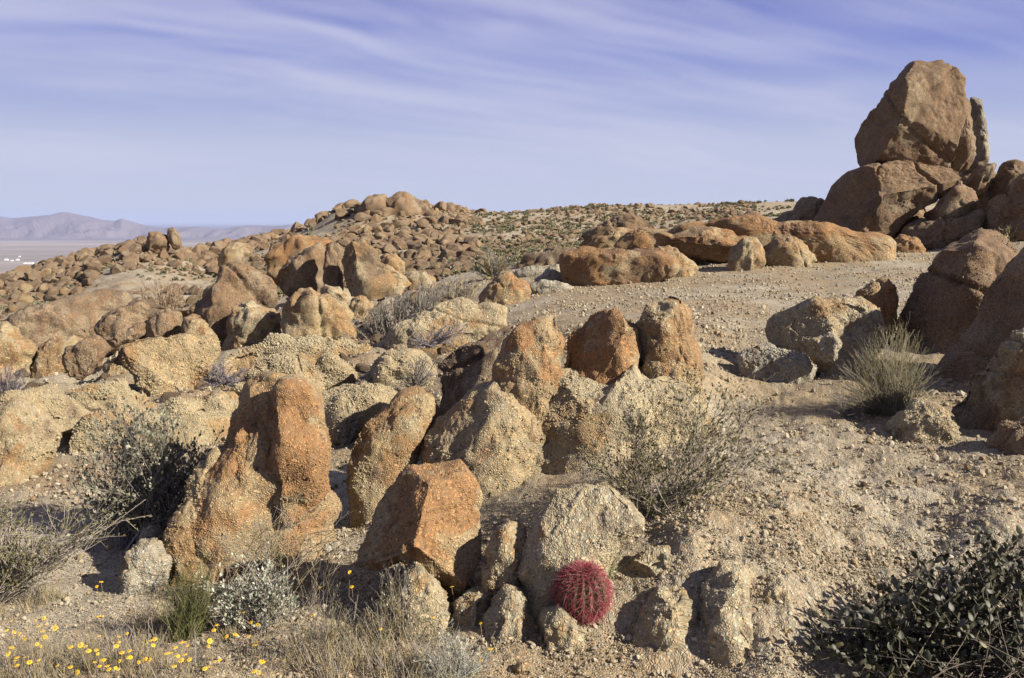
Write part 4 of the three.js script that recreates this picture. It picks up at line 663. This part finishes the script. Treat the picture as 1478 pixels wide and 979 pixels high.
bush('leafy_shrub', 'dusty grey green leafy shrub in the shade left of the tall orange boulder', { base: [225, 775], poly: [[102, 712], [118, 668], [150, 640], [158, 612], [185, 596], [225, 598], [270, 622], [310, 640], [320, 665], [280, 700], [240, 760], [200, 790], [150, 770], [120, 750]], stems: 150, twigs: 8, sub: 2, leaf: [0.024, 0.6], leaves: 3, leafCol: SAGE, wood: GREY, deep: 0.3, rootW: 0.5 });
bush('branching_shrub', 'sprawling shrub with bleached branches and small dark leaves at the left edge', { base: [-20, 880], poly: [[-40, 720], [20, 700], [40, 760], [110, 745], [190, 705], [195, 730], [150, 780], [90, 830], [40, 850], [-20, 870], [-60, 800]], stems: 70, twigs: 7, sub: 2, leaf: [0.015, 0.5], leaves: 4, leafCol: OLIVE, wood: BLEACHED, deep: 0.2, rootW: 0.08, r: 0.0042, lift: 0.06 });
bush('twiggy_shrub', 'lilac grey twiggy shrub by the left edge beside the smooth tan boulder', { base: [5, 572], poly: [[-40, 560], [-30, 535], [0, 527], [30, 530], [42, 545], [36, 568], [0, 574]], stems: 60, wood: LILAC, twigs: 5 });
bush('twiggy_shrub', 'grey twiggy shrub in front of the big smooth tan boulder', { base: [320, 566], poly: [[268, 560], [285, 538], [312, 522], [345, 524], [362, 540], [358, 560], [320, 566]], stems: 80, wood: LILAC, twigs: 6 });
bush('twiggy_shrub', 'dark grey twiggy shrub below the cracked tan dome', { base: [410, 530], poly: [[368, 528], [380, 506], [405, 490], [430, 494], [446, 512], [440, 530], [400, 534]], stems: 80, wood: LILAC, twigs: 6 });
bush('twiggy_shrub', 'pale grey twiggy shrub right of the darker one below the tan dome', { base: [455, 526], poly: [[432, 520], [444, 498], [462, 494], [476, 504], [474, 520], [450, 528]], stems: 50, wood: GREY, twigs: 5 });
bush('twiggy_shrub', 'grey green twiggy shrub behind the top of the tall orange boulder', { base: [462, 566], poly: [[432, 556], [440, 534], [462, 526], [488, 540], [486, 560], [460, 568]], stems: 60, wood: GREY, twigs: 5, leaf: [0.02, 0.4], leafCol: SAGE, leaves: 2 });
bush('twiggy_shrub', 'pale grey twiggy shrub in the gap behind the tall orange boulder', { base: [500, 645], poly: [[482, 632], [486, 604], [504, 592], [520, 600], [518, 622], [502, 644]], stems: 50, wood: GREY, twigs: 5, leaf: [0.014, 0.4], leafCol: SILVER, leaves: 1 });
bush('dry_shrub', 'rusty tan dry shrub among the rocks of the far slope', { base: [236, 452], poly: [[190, 440], [198, 420], [222, 408], [255, 408], [274, 424], [276, 446], [236, 454]], stems: 90, wood: [[0.36, 0.27, 0.17], [0.29, 0.21, 0.14]], twigs: 5, upright: 0.5 });
bush('long_shrub', 'long dark grey shrub lying between the triangular boulder and the pale slab', { base: [580, 470], poly: [[516, 478], [530, 452], [560, 432], [590, 416], [620, 410], [640, 420], [620, 440], [590, 455], [560, 478], [530, 488]], stems: 150, wood: GREY, twigs: 5, upright: 0.75, leaf: [0.03, 0.4], leafCol: SAGE, leaves: 1 });
bush('long_shrub', 'tan dry shrub at the upper end of the long dark shrub', { base: [650, 432], poly: [[612, 430], [625, 410], [655, 404], [688, 402], [696, 415], [670, 430], [640, 438]], stems: 100, wood: STRAW.concat(GREY), twigs: 5, upright: 0.75, leaf: [0.03, 0.3], leafCol: SAGE, leaves: 1 });
bush('dry_shrub', 'round tan dry shrub on the slope above the squat orange boulder', { base: [712, 402], poly: [[680, 398], [684, 376], [705, 364], [728, 366], [742, 382], [736, 400], [712, 404]], stems: 100, wood: GREY.concat(STRAW), twigs: 5, leaf: [0.04, 0.3], leafCol: SAGE, leaves: 1 });
bush('twiggy_shrub', 'lilac grey dead twigs spread over the pale sloping slab', { base: [620, 500], poly: [[585, 500], [600, 480], [640, 470], [672, 468], [680, 482], [650, 496], [610, 508]], stems: 60, wood: LILAC, twigs: 5, d: 9.6 });
bush('twiggy_shrub', 'grey dead twigs beside the shaded split slab', { base: [600, 560], poly: [[566, 556], [580, 530], [610, 512], [632, 522], [632, 550], [600, 566]], stems: 60, wood: GREY, twigs: 5, d: 7.4 });
bush('sprawling_shrub', 'sprawling brown and olive shrub with bare branches on the outcrop slope', { base: [948, 738], poly: [[842, 690], [855, 650], [900, 622], [905, 560], [940, 590], [985, 570], [1040, 545], [1060, 580], [1105, 620], [1112, 650], [1060, 690], [1000, 730], [940, 745], [900, 720]], stems: 40, twigs: 9, sub: 3, twigL: 1.3, leaf: [0.015, 0.42], leaves: 6, leafCol: OLIVE, wood: BLEACHED.concat(GREY), deep: 0.25, rootW: 0.25, r: 0.0028, lift: -0.06, wob: 0.7 });
bush('twiggy_shrub', 'small grey dead twigs at the left foot of the sprawling shrub', { base: [850, 702], poly: [[806, 690], [825, 672], [860, 660], [890, 672], [890, 695], [850, 704]], stems: 46, wood: GREY, twigs: 5, r: 0.0016 });
bush('grassy_shrub', 'rounded grassy green and straw shrub between crumbling boulder and pale mound', { base: [1285, 600], poly: [[1192, 580], [1200, 545], [1225, 510], [1262, 482], [1305, 470], [1338, 500], [1358, 535], [1352, 575], [1310, 600], [1250, 606], [1205, 600]], stems: 620, twigs: 4, sub: 1, twigL: 0.6, fork: 0.6, wood: [[0.17, 0.15, 0.075], [0.13, 0.12, 0.06], [0.24, 0.205, 0.12], [0.17, 0.155, 0.125]], rootW: 0.35, lift: 0.05, r: 0.0019, deep: 0.4 });
bush('twiggy_shrub', 'pale grey dead twigs in front of the grassy shrub', { base: [1225, 605], poly: [[1180, 592], [1196, 560], [1225, 545], [1262, 560], [1270, 590], [1230, 606]], stems: 60, wood: GREY, twigs: 5, r: 0.0018 });
bush('tiny_plant', 'tiny dark plant alone on the open gravel', { base: [1128, 686], poly: [[1098, 680], [1110, 662], [1135, 655], [1150, 672], [1140, 686]], stems: 30, wood: GREY, leaf: [0.012, 0.4], leafCol: OLIVE, leaves: 1, twigs: 3, r: 0.0014 });
bush('tiny_plant', 'tiny grey tuft on the gravel below the tiny dark plant', { base: [1118, 742], poly: [[1098, 742], [1106, 730], [1125, 727], [1138, 738], [1120, 746]], stems: 24, wood: GREY, leaf: [0.01, 0.4], leafCol: SAGE, leaves: 1, twigs: 3, r: 0.0012 });
bush('grey_shrub', 'grey shrub growing at the foot of the rock pile', { base: [1345, 356], poly: [[1320, 352], [1328, 330], [1348, 322], [1368, 330], [1372, 350], [1345, 358]], stems: 60, wood: GREY, leaf: [0.04, 0.4], leafCol: SAGE, leaves: 1, twigs: 4 });
bush('grey_shrub', 'low green grey shrub below the large dark boulder at the pile end', { base: [1458, 350], poly: [[1425, 346], [1438, 332], [1465, 326], [1490, 334], [1490, 350], [1458, 352]], stems: 60, wood: STRAW, leaf: [0.04, 0.4], leafCol: SAGE, leaves: 1, twigs: 4 });
bush('grass_tuft', 'green and straw grass tuft sprouting behind the red cactus', { base: [868, 836], poly: [[812, 808], [820, 794], [850, 790], [890, 794], [905, 815], [895, 840], [860, 842]], stems: 70, twigs: 1, sub: 0, wood: [[0.16, 0.19, 0.06], [0.40, 0.34, 0.2], [0.10, 0.13, 0.04]], r: 0.0013, rootW: 0.4, cat: 'grass' });
bush('grass_tuft', 'dark green broom like tuft below the tall orange boulder', { base: [270, 918], poly: [[226, 890], [234, 842], [262, 820], [298, 812], [318, 838], [316, 890], [270, 915]], stems: 420, twigs: 2, sub: 0, fork: 0.5, wood: [[0.13, 0.135, 0.05], [0.20, 0.19, 0.07], [0.09, 0.10, 0.035]], r: 0.0014, rootW: 0.4, lift: 0.1, cat: 'grass' });
bush('silver_shrub', 'silvery leaved low shrub in front of the tall orange boulder', { base: [372, 908], poly: [[300, 880], [308, 840], [340, 818], [385, 812], [420, 835], [432, 870], [410, 905], [350, 912]], stems: 90, twigs: 6, sub: 2, leaf: [0.016, 0.45], leaves: 3, leafCol: SILVER, wood: BLEACHED, r: 0.0016, rootW: 0.3 });
bush('dry_stalks', 'arching pale dry stalks below the tall orange boulder', { base: [385, 860], poly: [[265, 790], [300, 770], [360, 740], [430, 735], [500, 765], [505, 815], [460, 830], [400, 800], [330, 815], [285, 830]], stems: 75, twigs: 4, sub: 1, wood: STRAW.concat(BLEACHED), r: 0.0023, rootW: 0.6, lift: 0.25, deep: 0.2 });
bush('thin_shrub', 'thin grey flowering shrub against the base of the tall orange boulder', { base: [425, 800], poly: [[345, 770], [360, 730], [400, 700], [450, 700], [485, 730], [490, 770], [440, 795], [370, 795]], stems: 60, twigs: 6, sub: 2, wood: GREY.concat(BLEACHED), r: 0.0012, leaf: [0.008, 0.4], leafCol: SAGE, leaves: 1, rootW: 0.7, deep: 0.15 });

// ---- yellow flowering plants along the bottom
const head = (() => {
  const p = [], c = [], i = [], Y = [0.78, 0.50, 0.012], O = [0.42, 0.20, 0.01];
  for (let k = 0; k < 9; k++) { const a = k / 9 * 6.283, s = p.length / 3, w = 0.26; for (const [r, da, y] of [[0.3, 0, 0.12], [0.85, -w, 0.05], [0.85, w, 0.05], [1.05, 0, -0.05]]) { p.push(r * Math.cos(a + da), y, r * Math.sin(a + da)); c.push(...Y); } i.push(s, s + 2, s + 1, s + 1, s + 2, s + 3); }
  const s0 = p.length / 3; p.push(0, 0.32, 0); c.push(...O); for (let k = 0; k < 8; k++) { const a = k / 8 * 6.283; p.push(0.4 * Math.cos(a), 0.14, 0.4 * Math.sin(a)); c.push(...O); } for (let k = 0; k < 8; k++) i.push(s0, s0 + 1 + (k + 1) % 8, s0 + 1 + k);
  return geometry(p, i, c);
})();
const flowers = [[60, 430], [170, 408], [232, 415], [290, 455], [200, 460], [75, 490], [35, 480], [260, 492], [130, 528], [235, 515], [215, 566], [60, 572], [40, 612], [90, 625], [130, 625], [205, 640], [160, 648], [190, 660], [88, 668], [305, 668], [455, 565], [503, 545], [470, 590], [520, 607], [548, 637], [505, 650], [530, 672], [570, 670], [637, 645], [617, 682], [592, 717], [632, 515], [545, 405], [515, 247], [690, 590], [648, 600], [697, 625], [738, 652], [798, 637], [890, 603], [942, 615], [935, 572], [998, 563], [1008, 637], [1108, 677], [1145, 648], [1110, 565], [1140, 480], [780, 548], [802, 535], [928, 672], [412, 705], [985, 610], [1272, 385], [1255, 503], [1370, 543], [1375, 450], [1325, 513], [1400, 650], [1355, 700], [620, 565], [375, 570]].map(([x, y]) => [x / 3.695, 780 + y / 3.695])
  .concat([[305, 650], [325, 637], [253, 685], [215, 668], [460, 800], [305, 835], [630, 893], [600, 928], [600, 818], [440, 720], [480, 715], [515, 710], [360, 785], [20, 925], [125, 712], [105, 793], [28, 775], [160, 850], [220, 710]].map(([x, y]) => [400 + x / 2.045, 500 + y / 2.045]));
{ const R = rng(12); for (const f of flowers.slice(0, 62)) if (R() < 0.7) flowers.push([f[0] + (R() - 0.5) * 26, f[1] + (R() - 0.5) * 18]); }
function flowerPlant(label, x0, x1, base, poly, stems, o = {}) {
  const b = bush('flowering_plant', label, { base, poly, stems, twigs: 4, sub: 1, wood: STRAW.concat(BLEACHED), r: 0.0012, rootW: 0.9, upright: 0.6, lift: 0.05, deep: 0.3, cat: 'wildflower', group: 'yellow wildflowers along the bottom', ...o });
  const st = new Growth(), R = rng(base[0] + 7);
  for (const [x, y] of flowers) {
    if (x < x0 || x >= x1) continue;
    const d = Math.min(hit(x, Math.min(y + 34 + 16 * R(), 1010)), b.d + 0.45), p = at(x, y, d), a = V(p.x + (R() - 0.5) * 0.05, 0, p.z + (R() - 0.5) * 0.05); a.y = ground(a.x, a.z); if (p.y < a.y + 0.03) p.y = a.y + 0.05;
    st.tube(curve(a, p, 0.1, R, 4), 0.0014, 0.001, STRAW[1]);
    const f = part(new THREE.Mesh(head, M.plant), 'flower_head', b.g); f.position.copy(p).sub(b.root); f.rotation.set((R() - 0.3) * 0.8, R() * 6, -(R() - 0.2) * 0.8); f.scale.setScalar(0.006 + 0.0055 * R());
  }
  if (st.i.length) part(st.mesh(M.plant, b.root), 'flower_stalks', b.g);
}
flowerPlant('dry grassy plant crowded with yellow flowers in the bottom left corner', -20, 100, [40, 970], [[-30, 960], [-20, 900], [30, 880], [90, 900], [105, 960], [40, 985]], 90);
flowerPlant('straw coloured plant with yellow flowers below the dark green tuft', 100, 200, [150, 965], [[95, 960], [105, 915], [150, 900], [195, 915], [205, 965], [150, 985]], 80);
flowerPlant('thin stalked plant with small yellow flowers below the silvery shrub', 200, 330, [270, 960], [[205, 965], [215, 915], [260, 900], [320, 905], [335, 965], [270, 985]], 60);
flowerPlant('grey green bushy plant with a few yellow flowers below the dry stalks', 330, 520, [445, 950], [[345, 960], [370, 880], [420, 840], [480, 820], [520, 850], [530, 960], [445, 985]], 130, { leaf: [0.012, 0.3], leafCol: SAGE, leaves: 1 });
flowerPlant('tall dry stalked plant with yellow flowers in front of the wedge boulder', 520, 760, [590, 930], [[520, 960], [530, 850], [560, 815], [620, 830], [650, 880], [660, 960], [600, 985]], 110, { leaf: [0.012, 0.3], leafCol: SAGE, leaves: 1 });
bush('grey_shrub', 'silvery grey low shrub right of the tall dry stalked plant', { base: [650, 985], poly: [[600, 985], [605, 940], [640, 915], [690, 920], [718, 950], [715, 990]], stems: 110, twigs: 5, sub: 1, wood: [[0.36, 0.36, 0.31], [0.30, 0.30, 0.25]], leaf: [0.012, 0.3], leafCol: SILVER, leaves: 1, r: 0.0013, rootW: 0.5 });

// ---- dead grass between them, which nobody could count
{
  const R = rng(909), kinds = [0, 1, 2].map(() => { const t = new Growth(); for (let k = 0; k < 26; k++) { const a = V((R() - 0.5) * 0.05, 0, (R() - 0.5) * 0.05), h = 0.02 + 0.085 * R() * R(), b = a.clone().add(V((R() - 0.5) * h * 1.3, h, (R() - 0.5) * h * 1.3)); t.tube(curve(a, b, 0.1, R, 2), 0.0011, 0.0005, vary(R() < 0.7 ? STRAW[Math.floor(R() * 3)] : GREY[Math.floor(R() * 3)], R)); } return t.mesh(M.plant, V(0, 0, 0)).geometry; });
  const g = new THREE.Group(); g.name = 'dead_grass'; tag(g, 'short dead straw grass covering the lower left ground', 'grass', null, 'stuff'); scene.add(g);
  const zones = [[[-60, 1010], [-60, 850], [60, 850], [190, 870], [240, 900], [330, 915], [430, 890], [540, 890], [640, 930], [720, 960], [720, 1010]]], tmp = new THREE.Object3D(), lists = [[], [], []];
  for (let n = 0; n < 2600; n++) {
    const d = lerp(2.3, 4.0, R()), px = -80 + R() * 820, x = (px - CX) / F * d, z = -d, y = ground(x, z), py = CY + F * Math.tan(Math.atan((EYE.y - y) / d) - PITCH);
    if (!inside(zones[0], px, py) || fbm(x * 3.2, 3, z * 3.2, 3) < -0.02 + 0.3 * R()) continue;
    lists[n % 3].push([x, y, z]);
  }
  lists.forEach((l, k) => { const im = new THREE.InstancedMesh(kinds[k], M.plant, l.length); l.forEach(([x, y, z], i) => { tmp.position.set(x, y, z); tmp.rotation.set(0, R() * 6, 0); tmp.scale.setScalar(0.7 + 0.7 * R()); tmp.updateMatrix(); im.setMatrixAt(i, tmp.matrix); }); part(im, 'grass_tufts', g); im.userData.kind = 'stuff'; });
}

// ---- the red barrel cactus
{
  const d = hit(840, 896), c = at(841, 856, d + 0.02), r = 40 * d / F, R = rng(31), ribs = 19;
  const g = put(new THREE.Group(), 'barrel_cactus'); g.position.set(c.x, c.y - r, c.z); tag(g, 'round red spined barrel cactus growing below the pale half dome', 'cactus');
  const at3 = (u, v, lift) => { const a = u / ribs * 6.2832, w = Math.abs(Math.cos(u * Math.PI)), s = Math.sin(v), R0 = r * (0.82 + 0.18 * w * w) + lift; return V(Math.cos(a) * s * R0, r + Math.cos(v) * (R0 * 1.0), Math.sin(a) * s * R0); };
  const p = [], col = [], idx = [], U = ribs * 8, W = 36;
  for (let j = 0; j <= W; j++) for (let i = 0; i <= U; i++) { const q = at3(i / 8, 0.02 + j / W * 3.0, 0); p.push(q.x, q.y, q.z); const k = 0.8 + 0.4 * h01(i, j, 4); col.push(0.085 * k, 0.10 * k, 0.045 * k); }
  for (let j = 0; j < W; j++) for (let i = 0; i < U; i++) { const a = j * (U + 1) + i, b = a + U + 1; idx.push(a, a + 1, b, a + 1, b + 1, b); }
  part(new THREE.Mesh(geometry(p, idx, col), M.plant), 'ribbed_body', g);
  const sp = new Growth(), red = [[0.27, 0.035, 0.055], [0.22, 0.025, 0.04], [0.31, 0.085, 0.095], [0.33, 0.17, 0.15], [0.17, 0.025, 0.035]];
  for (let k = 0; k < ribs; k++) for (let j = 0; j < 15; j++) {
    const v = 0.12 + j / 15 * 2.5, o = at3(k, v, 0), n = o.clone().sub(V(0, r, 0)).normalize(), t = V(-n.z, 0, n.x).normalize(), b = V().crossVectors(n, t);
    for (let s = 0; s < 11; s++) {
      const a = s / 8 * 6.28 + R(), central = s > 7, len = central ? lerp(0.03, 0.075, R() * R()) : lerp(0.018, 0.042, R()), e = central ? 0.5 * (R() - 0.2) + 0.5 : 0.32;
      const dir = n.clone().multiplyScalar(e).addScaledVector(t, Math.cos(a) * 0.8).addScaledVector(b, Math.sin(a) * 0.8).normalize(), mid = o.clone().addScaledVector(dir, len * 0.55), end = o.clone().addScaledVector(dir, len).addScaledVector(n, central ? -0.004 : 0.002).add(V(0, 0.006 * (R() - 0.3), 0));
      sp.tube([o, mid, end], central ? 0.0013 : 0.0009, 0.0003, vary(red[Math.floor(R() * 5)], R, 0.4));
    }
  }
  const m = part(sp.mesh(M.plant, V(0, 0, 0)), 'spines', g); m.userData.kind = 'stuff';
}

// ---- broad leaved evergreen shrub, bottom right: about 300 leaves one by one
{
  const R = rng(606), poly = [[1160, 1030], [1168, 930], [1180, 885], [1235, 850], [1290, 822], [1335, 800], [1385, 775], [1430, 752], [1478, 765], [1580, 760], [1600, 1060]], root = at(1430, 1010, 2.75); root.y = ground(root.x, root.z);
  const g = put(new THREE.Group(), 'broadleaf_shrub'); g.position.copy(root); tag(g, 'dark olive broad leaved evergreen shrub sprawling over gravel in shade', 'shrub');
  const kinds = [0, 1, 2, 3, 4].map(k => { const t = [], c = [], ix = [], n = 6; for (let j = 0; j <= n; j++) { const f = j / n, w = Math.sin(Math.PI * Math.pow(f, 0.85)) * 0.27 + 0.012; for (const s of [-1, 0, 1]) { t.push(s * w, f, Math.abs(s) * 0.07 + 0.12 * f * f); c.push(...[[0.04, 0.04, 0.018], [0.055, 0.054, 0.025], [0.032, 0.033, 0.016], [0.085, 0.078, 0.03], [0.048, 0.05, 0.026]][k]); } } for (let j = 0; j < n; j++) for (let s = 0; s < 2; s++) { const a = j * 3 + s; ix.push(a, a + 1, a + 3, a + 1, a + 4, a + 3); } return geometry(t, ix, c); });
  const wood = new Growth(), leaves = [];
  for (let k = 0, guard = 0; k < 340 && guard < 18000; guard++) {
    const x = lerp(1160, 1600, R()), y = lerp(750, 1060, R()); if (!inside(poly, x, y) || (y < 830 && x < 1400 && R() < 0.35)) continue; k++;
    const d = 2.72 + 0.42 * (1060 - y) / 300 + (R() - 0.5) * 0.35, tip = at(x, y, d), gy = ground(tip.x, tip.z); if (tip.y < gy + 0.02) tip.y = gy + 0.02 + 0.05 * R();
    const a = V(root.x + (R() - 0.5) * 0.8, root.y, root.z + (R() - 0.5) * 0.4), c = curve(a, tip, 0.12, R, 8, 0.7); wood.tube(c, 0.0025, 0.0009, vary([0.10, 0.08, 0.06], R), 4);
    const L = a.distanceTo(tip), nl = 12 + Math.floor(R() * 6);
    for (let q = 0; q < nl; q++) {
      const f = 1 - q / nl * Math.min(0.85, 0.34 / L), i0 = Math.min(7, Math.floor(f * 8)), p = c[i0].clone().lerp(c[i0 + 1], f * 8 - i0), dir = V().subVectors(c[i0 + 1], c[i0]).normalize();
      const side = (q & 1 ? 1 : -1), ang = R() * 0.7 + (Math.floor(q / 2) & 1) * 1.57, s = V(Math.cos(ang) * side, 0, Math.sin(ang) * side), up = dir.clone().multiplyScalar(0.35).add(V(0, 0.75, 0)).addScaledVector(s, 0.55 + 0.3 * R()).normalize();
      leaves.push({ p, up, len: lerp(0.022, 0.042, R()), near: p.distanceTo(EYE), kind: Math.floor(R() * 5), turn: R() * 6.28, px: CX + F * p.x / -p.z });
    }
  }
  part(wood.mesh(M.plant, root), 'branches', g);
  leaves.sort((a, b) => (a.px > 1500) - (b.px > 1500) || b.len / b.near - a.len / a.near);
  const X = V(0, 1, 0), spin = new THREE.Quaternion(), tmp = new THREE.Object3D(), rest = [];
  const set = (o, l) => { o.position.copy(l.p).sub(root); o.quaternion.setFromUnitVectors(X, l.up).multiply(spin.setFromAxisAngle(X, l.turn)); o.scale.setScalar(l.len); };
  leaves.forEach((l, k) => { if (k < 298) set(part(new THREE.Mesh(kinds[l.kind], M.leaf), 'leaf', g), l); else rest.push(l); });
  const im = new THREE.InstancedMesh(kinds[0], M.leaf, rest.length); rest.forEach((l, k) => { set(tmp, l); tmp.updateMatrix(); im.setMatrixAt(k, tmp.matrix); }); part(im, 'foliage', g); im.userData.kind = 'stuff';
}

// ---- scrub on the far slopes
{
  const R = rng(515), t = new Growth(); for (let k = 0; k < 90; k++) { const dir = V(R() - 0.5, R() * 0.9, R() - 0.5).normalize(); t.leaf(dir.clone().multiplyScalar(0.25 + 0.5 * R()), dir, 0.5, 0.4, vary(R() < 0.5 ? SAGE[Math.floor(R() * 3)] : STRAW[Math.floor(R() * 3)], R), R); }
  const geo = t.mesh(M.plant, V(0, 0, 0)).geometry, list = [];
  for (let n = 0; n < 11000; n++) { const px = -60 + R() * 1200, az = Math.atan((px - CX) / F), r = Math.exp(lerp(Math.log(26), Math.log(150), R())), x = r * Math.sin(az), z = -r * Math.cos(az); if (R() > (px > 680 ? 1 : 0.4) || fbm(x * 0.2, 8, z * 0.2, 2) < -0.2 || (px > 780 && r < 36)) continue; list.push([x, z, (0.1 + 0.22 * R() * R()) * (0.6 + r / 120)]); }
  const im = new THREE.InstancedMesh(geo, M.plant, list.length), tmp = new THREE.Object3D();
  list.forEach(([x, z, s], i) => { tmp.position.set(x, ground(x, z), z); tmp.rotation.y = R() * 6; tmp.scale.setScalar(s); tmp.updateMatrix(); im.setMatrixAt(i, tmp.matrix); });
  put(im, 'hillside_scrub'); tag(im, 'sparse grey green scrub dotting the far hillsides', 'scrub', null, 'stuff');
}
// ---- farm buildings on the valley floor
for (const [px, py, w] of [[9, 376, 30], [17, 377, 22], [25, 376, 26], [36, 381, 22], [41, 381, 22], [46, 381, 24], [28, 371, 20]]) {
  const r = ray(px, py), k = -303.6 / r[1], x = r[0] * k, z = r[2] * k, g = put(new THREE.Group(), 'farm_building'); g.position.set(x, -302, z);
  tag(g, px === 9 ? 'largest white farm building on the distant valley floor' : 'small white farm building on the distant valley floor', 'building', 'farm buildings in the valley');
  const h = w * 0.28, l = w * 0.6, wall = new THREE.BoxGeometry(w, h, l), roof = new THREE.ExtrudeGeometry(new THREE.Shape([new THREE.Vector2(-w * 0.55, 0), new THREE.Vector2(w * 0.55, 0), new THREE.Vector2(0, h * 0.7)]), { depth: l * 1.1, bevelEnabled: false });
  wall.translate(0, h / 2, 0); roof.translate(0, h, -l * 0.55);
  part(new THREE.Mesh(wall, new THREE.MeshStandardMaterial({ name: 'white_wall', color: new THREE.Color(0.75, 0.74, 0.72), roughness: 0.8 })), 'wall', g); part(new THREE.Mesh(roof, new THREE.MeshStandardMaterial({ name: 'white_roof', color: new THREE.Color(0.8, 0.8, 0.8), roughness: 0.6 })), 'roof', g);
}
renderer.render(scene, camera);
